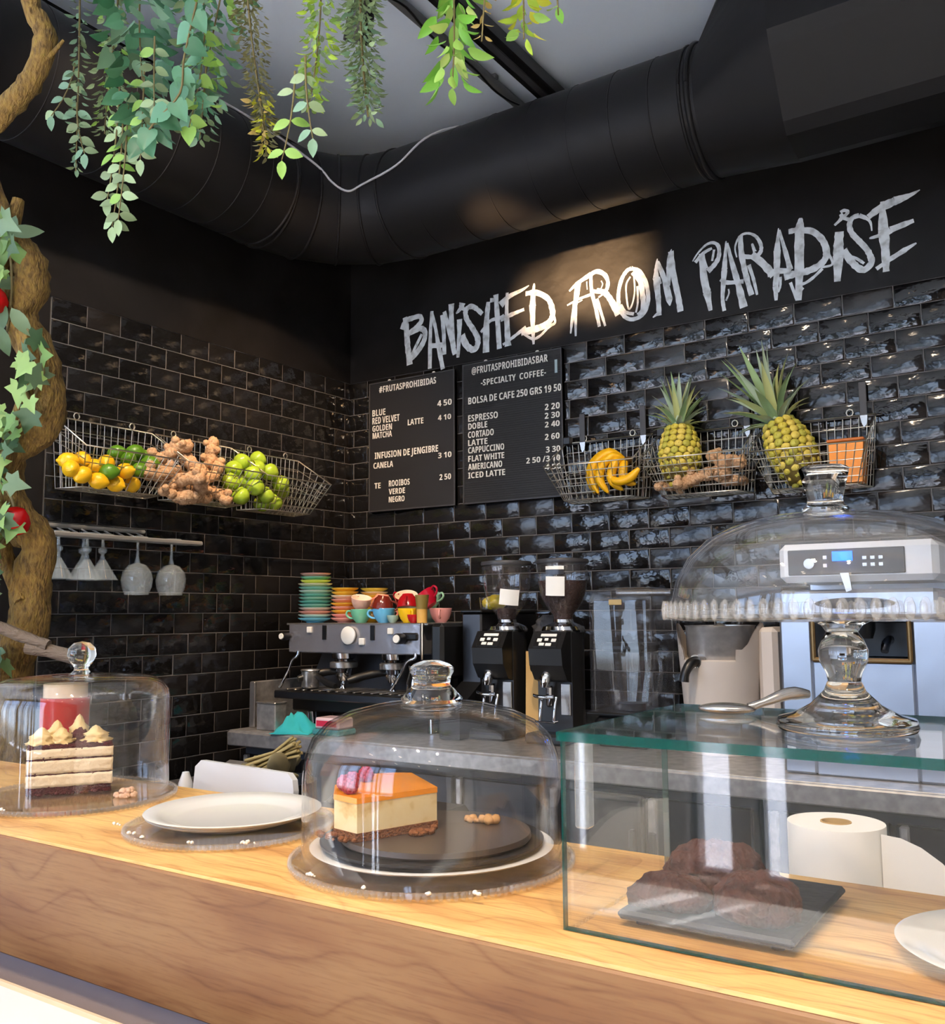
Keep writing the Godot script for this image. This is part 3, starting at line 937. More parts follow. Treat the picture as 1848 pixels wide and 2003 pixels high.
func menu_board(lines: Array, x0: float, x1: float, y0: float, y1: float, label: String, grooves: bool) -> void:
	var t := thing("menu_board", label, "menu board", Vector3((x0 + x1) / 2, y0, 0.005), "black menu boards on the tiled wall")
	var w := x1 - x0
	var h := y1 - y0
	part(t, "panel", boxm(Vector3(w, h, 0.018), 0.0015, Vector3(0, h / 2, 0.009)), M.board_black)
	var f := mb()
	for s in [-1, 1]:
		box(f, Vector3(s * (w / 2 - 0.003), h / 2, 0.011), Vector3(0.006, h, 0.022), 0.001)
		box(f, Vector3(0, h / 2 + s * (h / 2 - 0.003), 0.011), Vector3(w - 0.012, 0.006, 0.022), 0.001)
	part(t, "frame", done(f), M.grey_plastic)
	if grooves:
		var g := mb()
		for k in int((h - 0.03) / 0.0095): box(g, Vector3(0, 0.015 + k * 0.0095, 0.0185), Vector3(w - 0.014, 0.0062, 0.002), 0.0008)
		part(t, "letter_rail", done(g), M.board_black).set_meta("kind", "stuff")
	if grooves: part(t, "sticker", boxm(Vector3(0.012, 0.055, 0.001), 0.0, Vector3(w / 2 - 0.026, h - 0.075, 0.0215)), glazed(Color(0.62, 0.70, 0.72)))
	for l in lines:
		var m := text(l[0], l[4] * 1.02)
		var b := m.get_aabb()
		var p := part(t, "lettering", m, M.menu_letter)
		var sx: float = l[3] / b.size.x
		p.transform = Transform3D(Basis.from_scale(Vector3(sx, 1, 1)), Vector3(l[1] - (x0 + x1) / 2 - b.position.x * sx, l[2] - y0 - b.position.y, 0.0215))
	for s in [-1, 1]: part(t, "fixing_clip", lumpm(Vector3(0.010, 0.006, 0.004), 0.2, 90, 3, 8, 6), M.menu_letter, T(s * w * 0.26, h + 0.002, 0.014))

func menus() -> void:
	menu_board(MENU_TEAS, 0.137, 0.620, 1.787, 2.388, "black menu board of lattes and teas, nearest the corner", false)
	menu_board(MENU_COFFEES, 0.662, 1.150, 1.787, 2.398, "black grooved menu board of specialty coffees beside the bananas", true)

# ---------------------------------------------------------------- espresso machine and crockery
func espresso_machine() -> void:
	var t := thing("espresso_machine", "two-group espresso machine with chrome front and cups stacked on its top", "espresso machine", Vector3(0.20, BACK, 0.0))
	var fascia := mat("mirror_steel", Color(0.74, 0.74, 0.77), 0.24, 0.8)
	relief(fascia, noise_tex(0.02, 61, 4, 256), 0.05, 3.0)
	part(t, "body", boxm(Vector3(0.68, 0.26, 0.34), 0.006, Vector3(0.36, 0.25, 0.24)), M.black_metal)
	part(t, "base", boxm(Vector3(0.70, 0.085, 0.50), 0.006, Vector3(0.36, 0.10, 0.33)), M.black_metal)
	for x in [0.06, 0.66]:
		for z in [0.12, 0.52]: part(t, "foot", lathem(v2([0.0, 0.0, 0.022, 0.0, 0.018, 0.055, 0.0, 0.055]), 14, 40.0, T(x, 0.003, z)), M.chrome)
	part(t, "fascia", boxm(Vector3(0.655, 0.112, 0.20), 0.004, Vector3(0.335, 0.342, 0.50)), fascia)
	var side := part(t, "side_panel", boxm(Vector3(0.055, 0.20, 0.54), 0.012, Vector3(0.735, 0.30, 0.335)), M.black_plastic)
	part(side, "trim_strip", boxm(Vector3(0.010, 0.135, 0.012), 0.003, Vector3(0.672, 0.335, 0.604)), M.chrome)
	part(t, "top_tray", boxm(Vector3(0.70, 0.008, 0.50), 0.002, Vector3(0.345, 0.397, 0.35)), M.dull_chrome)
	# sloping splash panel and drip tray
	part(t, "splash_panel", prismm([Vector2(0.40, 0.13), Vector2(0.50, 0.13), Vector2(0.50, 0.145), Vector2(0.42, 0.29), Vector2(0.40, 0.29)], 0.64, Transform3D(Basis(Vector3(0, 0, 1), Vector3(0, 1, 0), Vector3(1, 0, 0)), Vector3(0.03, 0, 0))), M.grey_plastic)
	var tray := part(t, "drip_tray", boxm(Vector3(0.66, 0.03, 0.22), 0.004, Vector3(0.355, 0.130, 0.585)), M.dark_steel)
	for k in 14: part(tray, "slat", boxm(Vector3(0.012, 0.006, 0.19), 0.002, Vector3(0.08 + k * 0.042, 0.149, 0.585)), M.dull_chrome)
	# dials and switches on the fascia
	var z := 0.603
	part(t, "pressure_gauge", lathem(v2([0.030, 0.0, 0.034, 0.006, 0.034, 0.012, 0.030, 0.014, 0.0, 0.0125]), 28, 40.0, T(0.330, 0.355, z, turned(90))), M.porcelain)
	for p in [[0.122, 0.375, 0.024], [0.389, 0.332, 0.026], [0.525, 0.371, 0.024]]: part(t, "switch", boxm(Vector3(p[2], p[2], 0.010), 0.003, Vector3(p[0], p[1], z)), M.porcelain)
	for p in [0.20, 0.44]: part(t, "slot_window", boxm(Vector3(0.020, 0.055, 0.004), 0.001, Vector3(p, 0.365, z - 0.001)), M.black_plastic)
	for p in [[0.0, 0.350, 0.016], [0.575, 0.345, 0.020]]:
		var k := part(t, "steam_knob", lathem(v2([0.0, 0.045, p[2] * 0.9, 0.045, p[2], 0.040, p[2], 0.012, 0.010, 0.010, 0.010, 0.0]), 18, 40.0, T(p[0] + 0.012, p[1], z - 0.004, turned(90))), M.black_plastic)
		part(k, "knob_cap", lathem(v2([p[2] * 0.75, 0.045, p[2] * 0.7, 0.049, 0.0, 0.049]), 16, 40.0, T(p[0] + 0.012, p[1], z - 0.004, turned(90))), M.menu_letter)
	part(t, "maker_badge", boxm(Vector3(0.075, 0.028, 0.012), 0.006, Vector3(0.615, 0.352, z)), M.black_plastic)
	# groups with portafilters
	for gx in [0.255, 0.500]:
		var g := part(t, "group_head", lathem(v2([0.0, 0.205, 0.026, 0.205, 0.034, 0.212, 0.036, 0.262, 0.046, 0.266, 0.046, 0.290, 0.0, 0.290]), 24, 40.0, T(gx, 0, 0.55)), M.chrome)
		part(g, "lock_ring", lathem(v2([0.047, 0.228, 0.054, 0.231, 0.054, 0.250, 0.047, 0.254]), 24, 40.0, T(gx, 0, 0.55)), M.dull_chrome)
		var pf := part(t, "portafilter", lathem(v2([0.0, 0.178, 0.020, 0.180, 0.030, 0.196, 0.033, 0.222, 0.0, 0.222]), 22, 40.0, T(gx, 0, 0.55)), M.chrome)
		part(pf, "handle", tubem(smooth(v3([gx - 0.03, 0.212, 0.56, gx - 0.055, 0.214, 0.59, gx - 0.085, 0.205, 0.63, gx - 0.115, 0.190, 0.68]), 3), [0.009, 0.013, 0.016, 0.015, 0.017, 0.012], 12), M.black_plastic)
		part(pf, "spout", tubem(smooth(v3([gx, 0.180, 0.55, gx, 0.160, 0.555, gx + 0.018, 0.138, 0.56]), 3), [0.010, 0.008, 0.007], 10), M.chrome)
		part(pf, "spout", tubem(smooth(v3([gx, 0.180, 0.55, gx, 0.160, 0.555, gx - 0.018, 0.138, 0.56]), 3), [0.010, 0.008, 0.007], 10), M.chrome)
	# steam wands
	part(t, "steam_wand", tubem(smooth(v3([0.062, 0.290, 0.60, 0.060, 0.272, 0.605, 0.040, 0.258, 0.61, 0.020, 0.215, 0.612, -0.022, 0.150, 0.615]), 4), [0.008, 0.007, 0.0055, 0.0055, 0.007], 8), M.chrome)
	part(t, "steam_wand", tubem(smooth(v3([0.640, 0.290, 0.60, 0.640, 0.275, 0.605, 0.610, 0.262, 0.61, 0.580, 0.215, 0.612, 0.540, 0.160, 0.615]), 4), [0.008, 0.007, 0.0055, 0.0055, 0.007], 8), M.chrome)
	# a loose portafilter lying on the tray, and a milk jug
	var lp := thing("loose_portafilter", "chrome portafilter with black handle lying on the drip tray of the espresso machine", "portafilter", Vector3(0.385, BACK + 0.1555, 0.64))
	part(lp, "basket", lathem(v2([0.0, 0.0, 0.030, 0.0, 0.034, 0.006, 0.034, 0.062, 0.038, 0.066, 0.036, 0.070, 0.030, 0.066, 0.028, 0.010, 0.0, 0.010]), 22, 40.0, T(-0.02, 0.0, 0, turned(0, 0, 0))), M.dull_chrome)
	part(lp, "handle", tubem(smooth(v3([0.012, 0.045, 0.0, 0.045, 0.036, 0.01, 0.09, 0.020, 0.02, 0.135, 0.013, 0.03]), 3), [0.008, 0.011, 0.013, 0.010], 10), M.black_plastic)
	var jug := thing("milk_jug", "steel milk jug beside the steam wand of the espresso machine", "jug", Vector3(0.87, BACK + 0.1455, 0.62))
	part(jug, "body", lathem(v2([0.0, 0.0, 0.042, 0.0, 0.045, 0.006, 0.044, 0.045, 0.034, 0.085, 0.037, 0.105, 0.035, 0.105, 0.032, 0.085, 0.041, 0.045, 0.041, 0.008, 0.0, 0.006]), 26), M.chrome)
	part(jug, "handle", tubem(smooth(v3([0.036, 0.095, 0, 0.066, 0.088, 0, 0.068, 0.05, 0, 0.044, 0.028, 0]), 4), 0.005, 8), M.chrome)
	# dark steel box right of the machine and the knock-out drawer below
	var kb := thing("knock_box", "dark steel box with a worn front between espresso machine and grinder", "box", Vector3(1.016, BACK + 0.001, 0.30))
	part(kb, "body", boxm(Vector3(0.085, 0.435, 0.40), 0.006, Vector3(0, 0.2175, 0)), M.dark_steel)
	part(kb, "lid", boxm(Vector3(0.092, 0.012, 0.41), 0.004, Vector3(0, 0.441, 0)), M.black_plastic)
	part(kb, "drawer", prismm([Vector2(0.202, 0.004), Vector2(0.34, 0.004), Vector2(0.34, 0.11), Vector2(0.202, 0.19)], 0.085, Transform3D(Basis(Vector3(0, 0, 1), Vector3(0, 1, 0), Vector3(1, 0, 0)), Vector3(-0.0425, 0, 0.0))), M.black_plastic)

func glazed(c: Color) -> StandardMaterial3D:
	var k := "glaze_" + c.to_html(false)
	if not M.has(k): mat(k, c, 0.16)
	return M[k]

const SAUCER := [0.0, 0.0, 0.034, 0.0, 0.036, 0.004, 0.060, 0.012, 0.068, 0.017, 0.069, 0.0195, 0.067, 0.0195, 0.058, 0.0155, 0.036, 0.0085, 0.0, 0.007]

func cups() -> void:
	var y := BACK + 0.4015
	var saucer := lathem(v2(SAUCER), 36)
	var teal := Color(0.45, 0.72, 0.68)
	var mint := Color(0.60, 0.80, 0.72)
	var sky := Color(0.42, 0.74, 0.86)
	var pale := Color(0.80, 0.86, 0.80)
	var lime := Color(0.68, 0.82, 0.36)
	var rose := Color(0.88, 0.62, 0.58)
	var sun := Color(0.90, 0.72, 0.22)
	var cream := Color(0.92, 0.87, 0.72)
	var names := {teal: "teal", mint: "mint green", sky: "sky blue", pale: "pale green", lime: "lime green", rose: "rose pink", sun: "golden yellow", cream: "cream"}
	var order := ["bottom", "second", "third", "fourth", "fifth", "sixth", "seventh", "eighth", "ninth", "tenth", "eleventh", "twelfth", "thirteenth", "fourteenth"]
	var tall := [sky, pale, rose, pale, teal, teal, mint, teal, pale, teal, cream, lime, teal, rose]
	for k in tall.size():
		var up := k >= 11
		var s := 0.90 if up else 1.0
		solo("saucer", saucer, glazed(tall[k]), "%s saucer, %s from the bottom of the tall stack on the espresso machine" % [names[tall[k]], order[k]], "saucer", Transform3D(Basis.from_scale(Vector3(s, 1, s)), Vector3(0.262 + rng.randf_range(-0.002, 0.002), y + k * 0.0138, 0.505)), "saucers in the tall stack")
	var low := [rose, rose, sun, rose, sun, rose, cream, sun, sun]
	for k in low.size():
		solo("saucer", saucer, glazed(low[k]), "%s saucer, %s from the bottom of the lower stack on the espresso machine" % [names[low[k]], order[k]], "saucer", Transform3D(Basis.from_scale(Vector3(0.80, 1, 0.80)), Vector3(0.388 + rng.randf_range(-0.002, 0.002), y + k * 0.0148, 0.47)), "saucers in the lower stack")
	for k in 9:
		solo("saucer", saucer, glazed([sun, cream, Color(0.85, 0.78, 0.30)][k % 3]), "yellow saucer, %s from the bottom of the stack at the back of the espresso machine" % order[k], "saucer", Transform3D(Basis.from_scale(Vector3(0.82, 1, 0.82)), Vector3(0.428, y + k * 0.0148, 0.335)), "saucers in the back stack")
	cup(Vector3(0.498, y, 0.50), 0, 0, 0.041, Color(0.40, 0.68, 0.56), Color(0.86, 0.80, 0.70), "mint green cup at the front of the espresso machine top", 200)
	cup(Vector3(0.494, y + 0.050, 0.50), 10, -16, 0.040, Color(0.87, 0.70, 0.62), Color(0.93, 0.84, 0.75), "pale pink cup tipped on top of the mint green cup", 150)
	cup(Vector3(0.612, y, 0.50), 0, 0, 0.043, Color(0.38, 0.68, 0.84), Color(0.85, 0.9, 0.9), "sky blue cup at the front of the espresso machine top", 205)
	cup(Vector3(0.612, y + 0.103, 0.50), 176, 8, 0.042, Color(0.40, 0.13, 0.09), Color(0.5, 0.2, 0.15), "brown cup upside down on the sky blue cup", 330)
	cup(Vector3(0.733, y, 0.50), 0, 0, 0.042, Color(0.92, 0.74, 0.08), Color(0.9, 0.85, 0.7), "bright yellow cup at the front of the espresso machine top", 320)
	cup(Vector3(0.720, y + 0.107, 0.49), 172, -6, 0.041, Color(0.62, 0.06, 0.09), Color(0.9, 0.85, 0.7), "dark red cup upside down on the bright yellow cup", 60)
	cup(Vector3(0.505, y, 0.375), 0, 0, 0.043, Color(0.88, 0.55, 0.46), Color(0.9, 0.8, 0.7), "salmon pink cup in the second row behind the mint cup", 20)
	cup(Vector3(0.505, y + 0.112, 0.375), 178, 4, 0.046, Color(0.90, 0.58, 0.48), Color(0.9, 0.8, 0.7), "salmon pink cup upside down in the second row", 100)
	cup(Vector3(0.640, y, 0.375), 0, 0, 0.043, Color(0.90, 0.70, 0.25), Color(0.9, 0.85, 0.7), "amber cup in the second row, below the red cups", 60)
	cup(Vector3(0.635, y + 0.054, 0.385), 24, -14, 0.046, Color(0.64, 0.05, 0.14), Color(0.92, 0.84, 0.74), "crimson cup tilted on the amber cup, showing its cream inside", 170)
	cup(Vector3(0.740, y, 0.365), 0, 0, 0.043, Color(0.62, 0.78, 0.70), Color(0.88, 0.9, 0.85), "grey-green cup at the back under the green cup", 0)
	cup(Vector3(0.738, y + 0.056, 0.365), -12, 14, 0.042, Color(0.55, 0.72, 0.62), Color(0.9, 0.9, 0.85), "grey-green cup tipped above the crimson cups", 0)
	cup(Vector3(0.838, y, 0.44), 0, 0, 0.042, Color(0.88, 0.60, 0.58), Color(0.9, 0.8, 0.75), "rose cup at the end of the espresso machine top", 300)
	cup(Vector3(0.800, y + 0.064, 0.445), 10, 38, 0.044, Color(0.66, 0.05, 0.16), Color(0.93, 0.86, 0.78), "crimson cup lying on the rose cup with its mouth to the left", 0)
	cup(Vector3(0.675, y, 0.525), 0, 0, 0.022, Color(0.55, 0.66, 0.62), Color(0.6, 0.7, 0.66), "little grey-green espresso cup between the blue and yellow cups", 90)
	cup(Vector3(0.782, y, 0.535), 0, 0, 0.024, Color(0.72, 0.10, 0.12), Color(0.9, 0.8, 0.7), "little red espresso cup beside the bright yellow cup", 120)
	# bamboo whisk holder, lemon-yellow cloth and small glasses on the box
	var bw := thing("bamboo_whisk", "bamboo matcha whisk standing among the cups", "whisk", Vector3(0.828, y, 0.545))
	mat("bamboo", Color(0.80, 0.62, 0.30), 0.6)
	mat("bamboo_dark", Color(0.50, 0.42, 0.18), 0.6)
	part(bw, "handle", lathem(v2([0.0, 0.0, 0.019, 0.0, 0.020, 0.050, 0.0, 0.050]), 18), M.bamboo)
	part(bw, "tines", lathem(v2([0.0, 0.050, 0.020, 0.050, 0.023, 0.075, 0.026, 0.102, 0.0, 0.098]), 30), M.bamboo_dark)
	var gz := 0.452 + BACK - BACK
	var bag := mb()
	lump(bag, Vector3(0, 0.026, 0), Vector3(0.046, 0.030, 0.040), 0.35, 26, 9, 22, 14, Basis.IDENTITY, -0.86)
	solo("snack_bag", done(bag), glazed(Color(0.86, 0.74, 0.12)), "small crumpled yellow bag on the dark steel box", "bag", T(1.010, BACK + 0.4475, 0.33))
	var tumbler := thing("tumbler", "small clear tumbler beside the yellow bag on the dark steel box", "glass", Vector3(1.030, BACK + 0.4475, 0.43))
	part(tumbler, "bowl", lathem(v2([0.0, 0.0, 0.017, 0.0, 0.021, 0.045, 0.0195, 0.045, 0.016, 0.006, 0.0, 0.005]), 20), M.clear_glass)

func cup(at: Vector3, rx: float, rz: float, r: float, outer: Color, inner: Color, label: String, handle_turn: float) -> void:
	var t := thing("coffee_cup", label, "cup", at, "coffee cups on the espresso machine")
	t.basis = turned(rx, 0, rz)
	var k := r / 0.042
	var o := v2([0.0, 0.0, 0.021, 0.0, 0.023, 0.004, 0.032, 0.014, 0.040, 0.034, 0.0425, 0.052, 0.0415, 0.0535])
	var i := v2([0.0415, 0.0535, 0.0395, 0.052, 0.037, 0.034, 0.029, 0.016, 0.0, 0.010])
	for a in o.size(): o[a] *= k
	for a in i.size(): i[a] *= k
	part(t, "bowl", lathem(o, 32), glazed(outer))
	part(t, "lining", lathem(i, 32), glazed(inner))
	var h := tubem(smooth(v3([0.038 * k, 0.044 * k, 0, 0.056 * k, 0.046 * k, 0, 0.062 * k, 0.032 * k, 0, 0.050 * k, 0.020 * k, 0, 0.033 * k, 0.017 * k, 0]), 4), 0.0042 * k, 8)
	part(t, "handle", h, glazed(outer), T(0, 0, 0, turned(0, handle_turn, 0)))

# ---------------------------------------------------------------- machines on the back counter
const SIDE := Basis(Vector3(0, 0, 1), Vector3(0, 1, 0), Vector3(1, 0, 0))   # outline drawn as (z, y), extruded along x

func ribbon_box(t: Node, called: String, w: float, h: float, at: Transform3D, m: Material, r: float) -> void:
	# paper slip bent round a hopper of radius r, hanging from its centre
	var st := mb()
	st.set_smooth_group(2)
	for s in [0.0, 0.0006]:
		var rows := []
		for i in 7:
			var a := (i / 6.0 - 0.5) * w / r
			rows.append([Vector3(sin(a) * (r + s), -h / 2, cos(a) * (r + s) - r), Vector3(sin(a) * (r + s), h / 2, cos(a) * (r + s) - r)])
		for i in 6: quad(st, rows[i][0], rows[i + 1][0], rows[i + 1][1], rows[i][1])
	part(t, called, done(st), m, at)

func grinders() -> void:
	mat("beans", Color(0.20, 0.09, 0.05), 0.35)
	relief(M.beans, noise_tex(0.05, 71, 2, 256, [], FastNoiseLite.TYPE_CELLULAR), 0.6, 9.0)
	mat("bean_oil_glass", Color(0.6, 0.56, 0.54, 0.07), 0.03)
	M.bean_oil_glass.transparency = BaseMaterial3D.TRANSPARENCY_ALPHA
	mat("grinder_body", Color(0.12, 0.12, 0.125), 0.38)
	for k in 2:
		var t := thing("coffee_grinder", ["black coffee grinder nearest the espresso machine, hopper nearly empty", "black coffee grinder beside the blender, hopper half full of beans"][k], "coffee grinder", Vector3([1.122, 1.352][k], BACK, 0.44), "coffee grinders with clear hoppers")
		part(t, "base", boxm(Vector3(0.15, 0.035, 0.24), 0.008, Vector3(0, 0.0185, 0.02)), M.grinder_body)
		# rounded column
		var col := []
		for j in 13:
			var a := PI * j / 12.0
			col.append(Vector2(-cos(a) * 0.066, -0.02 - sin(a) * 0.07))
		col.append(Vector2(0.066, 0.055)); col.append(Vector2(-0.066, 0.055))
		part(t, "column", prismm(col, 0.335, Transform3D(Basis(Vector3(1, 0, 0), Vector3(0, 0, 1), Vector3(0, 1, 0)), Vector3(0, 0.035, 0))), M.grinder_body)
		part(t, "head", prismm([Vector2(0.05, 0.20), Vector2(0.085, 0.21), Vector2(0.118, 0.26), Vector2(0.125, 0.315), Vector2(0.085, 0.372), Vector2(0.05, 0.372)], 0.126, Transform3D(SIDE, Vector3(-0.063, 0, 0))), M.black_plastic)
		var pb := turned(-54)
		var pt := T(0, 0.343, 0.1065, turned(-35))
		var panel := part(t, "control_panel", boxm(Vector3(0.092, 0.058, 0.006), 0.002), M.black_plastic, pt)
		part(panel, "display", boxm(Vector3(0.060, 0.011, 0.003), 0.001, Vector3(0.004, 0.018, 0.004)), M.menu_letter)
		for b in [[-0.026, -0.002, 0.018, 0.013], [0.028, -0.002, 0.018, 0.013], [-0.014, -0.018, 0.020, 0.011], [0.012, -0.019, 0.022, 0.011], [0.0, 0.001, 0.014, 0.010]]:
			part(panel, "button", boxm(Vector3(b[2], b[3], 0.003), 0.001, Vector3(b[0], b[1], 0.004)), M.menu_letter)
		# chute and portafilter fork
		part(t, "chute", tubem(smooth(v3([-0.012, 0.235, 0.075, -0.012, 0.215, 0.098, -0.012, 0.185, 0.105]), 3), [0.022, 0.021, 0.018, 0.013], 14), M.chrome)
		var fork := part(t, "fork", boxm(Vector3(0.020, 0.070, 0.030), 0.006, Vector3(-0.006, 0.155, 0.080)), M.chrome)
		part(fork, "fork_arm", tubem(smooth(v3([-0.055, 0.160, 0.10, -0.035, 0.158, 0.125, 0.0, 0.156, 0.13, 0.03, 0.158, 0.125]), 3), 0.0065, 8), M.chrome)
		part(fork, "fork_arm", tubem(smooth(v3([-0.025, 0.155, 0.10, -0.024, 0.11, 0.115, -0.024, 0.075, 0.118]), 3), 0.006, 8), M.chrome)
		part(fork, "fork_arm", tubem(smooth(v3([0.028, 0.155, 0.10, 0.029, 0.11, 0.115, 0.029, 0.075, 0.118]), 3), 0.006, 8), M.chrome)
		part(fork, "rest_plate", boxm(Vector3(0.075, 0.007, 0.03), 0.002, Vector3(0.0, 0.075, 0.118)), M.chrome)
		part(t, "front_plate", boxm(Vector3(0.036, 0.105, 0.006), 0.002, Vector3(0.043, 0.145, 0.060)), M.dull_chrome)
		# collar and hopper
		part(t, "collar", lathem(v2([0.0, 0.368, 0.074, 0.368, 0.076, 0.376, 0.070, 0.388, 0.036, 0.402, 0.034, 0.412, 0.0, 0.412]), 36, 40.0, T(0, 0, -0.012)), M.chrome)
		var prof := v2([0.032, 0.405, 0.036, 0.425, 0.062, 0.460, 0.078, 0.495, 0.086, 0.535, 0.089, 0.612])
		var hop := part(t, "hopper", lathem(prof, 40, 60.0, T(0, 0, -0.012)), M.bean_oil_glass)
		var fill: float = [0.448, 0.545][k]
		var bp := []
		for q in prof:
			if q.y <= fill: bp.append(Vector2(q.x - 0.0025, q.y + 0.002))
		bp.append(Vector2(bp[bp.size() - 1].x * 1.04, fill))
		bp.append(Vector2(0.03, fill + [0.004, -0.01][k])); bp.append(Vector2(0.0, fill + [0.006, -0.016][k]))
		part(hop, "coffee_beans", lathem(bp, 32, 60.0, T(0, 0, -0.012)), M.beans).set_meta("kind", "stuff")
		part(t, "hopper_lid", lathem(v2([0.0, 0.606, 0.091, 0.606, 0.093, 0.612, 0.090, 0.620, 0.05, 0.624, 0.0, 0.624]), 40, 40.0, T(0, 0, -0.012)), M.grey_plastic)
		var toward := turned(0, [34, 28][k], 0)
		if k == 0:
			ribbon_box(t, "paper_note", 0.070, 0.056, Transform3D(toward * turned(8, 0, -5), Vector3(0, 0.490, -0.012) + toward * Vector3(0.006, 0, 0.081)), M.paper, 0.085)
		else:
			ribbon_box(t, "paper_note", 0.068, 0.066, Transform3D(toward * turned(3, -16, -2), Vector3(0, 0.525, -0.012) + (toward * turned(0, -18, 0)) * Vector3(0, 0, 0.088)), M.paper, 0.088)
			ribbon_box(t, "maker_sticker", 0.066, 0.016, Transform3D(toward * turned(0, -16, 0), Vector3(0, 0.573, -0.012) + (toward * turned(0, -18, 0)) * Vector3(0, 0, 0.0895)), M.dark_steel, 0.089)
			ribbon_box(t, "maker_sticker", 0.066, 0.012, Transform3D(toward * turned(0, -16, 0), Vector3(0, 0.588, -0.012) + (toward * turned(0, -18, 0)) * Vector3(0, 0, 0.0895)), M.paper, 0.089)
	# cloth and brown card between the grinders
	var c := thing("grey_cloth", "crumpled dark grey cloth on a black jar between the grinders", "cloth", Vector3(1.237, BACK + 0.335, 0.31))
	mat("grey_fabric", Color(0.24, 0.24, 0.25), 0.95)
	part(c, "fabric", lumpm(Vector3(0.062, 0.045, 0.055), 0.45, 32, 4, 26, 16, -0.9), M.grey_fabric, T(0, 0.041, 0))
	var j := thing("black_jar", "black jar standing between the two coffee grinders", "jar", Vector3(1.237, BACK, 0.31))
	part(j, "body", lathem(v2([0.0, 0.001, 0.040, 0.001, 0.042, 0.01, 0.042, 0.30, 0.0, 0.30]), 24), M.black_plastic)
	part(j, "lid", lathem(v2([0.0, 0.3005, 0.046, 0.3005, 0.046, 0.332, 0.0, 0.334]), 24), M.grey_plastic)
	mat("card", Color(0.74, 0.60, 0.38), 0.9)
	var bc := thing("card_tag", "brown card tag with a round hole leaning between the grinders", "card", Vector3(1.243, BACK + 0.001, 0.455))
	var st := mb()
	var ring := []
	for k in 17:
		var a := TAU * k / 16.0
		ring.append(Vector2(cos(a) * 0.014, 0.245 + sin(a) * 0.020))
	var half_a := [Vector2(-0.028, 0.0), Vector2(0.0, 0.0)]
	for k in range(12, 3, -1): half_a.append(ring[k])
	half_a.append(Vector2(0.0, 0.30)); half_a.append(Vector2(-0.028, 0.30))
	var half_b := [Vector2(0.0, 0.0), Vector2(0.028, 0.0), Vector2(0.028, 0.30), Vector2(0.0, 0.30)]
	for k in [4, 3, 2, 1, 0, 15, 14, 13, 12]: half_b.append(ring[k])
	prism(st, half_a, 0.003)
	prism(st, half_b, 0.003)
	part(bc, "card_sheet", done(st), M.card, T(0, 0, 0, turned(-4, 18, 0)))

# box with rounded vertical edges and a rounded top: outline in x-z, heights
func rounded_tower(w: float, d: float, h: float, r: float, top_r: float, taper := 1.0) -> ArrayMesh:
	var st := mb()
	var rows := []
	var lv := [[0.0, 0.0]]
	for k in 7:
		var a := PI / 2 * k / 6.0
		lv.append([h - top_r + sin(a) * top_r, top_r * (1.0 - cos(a))])
	for l in lv:
		var ring := []
		var s := lerpf(1.0, taper, l[0] / h)
		for q in [[1, 1], [-1, 1], [-1, -1], [1, -1]]:
			for k in 6:
				var a: float = PI / 2 * k / 5.0 + PI / 2 * [[1, 1], [-1, 1], [-1, -1], [1, -1]].find(q)
				ring.append(Vector3((q[0] * (w / 2 - r) + cos(a) * r) * s * (1.0 - l[1] / w * 1.6), l[0], (q[1] * (d / 2 - r) + sin(a) * r) * s * (1.0 - l[1] / d * 1.6)))
		rows.append(ring)
	st.set_smooth_group(3)
	var n: int = rows[0].size()
	for i in rows.size() - 1:
		for k in n:
			var e := (k + 1) % n
			quad(st, rows[i][k], rows[i + 1][k], rows[i + 1][e], rows[i][e])
	var last: Array = rows[rows.size() - 1]
	for k in range(1, n - 1): tri(st, last[0], last[k + 1], last[k])
	return done(st)

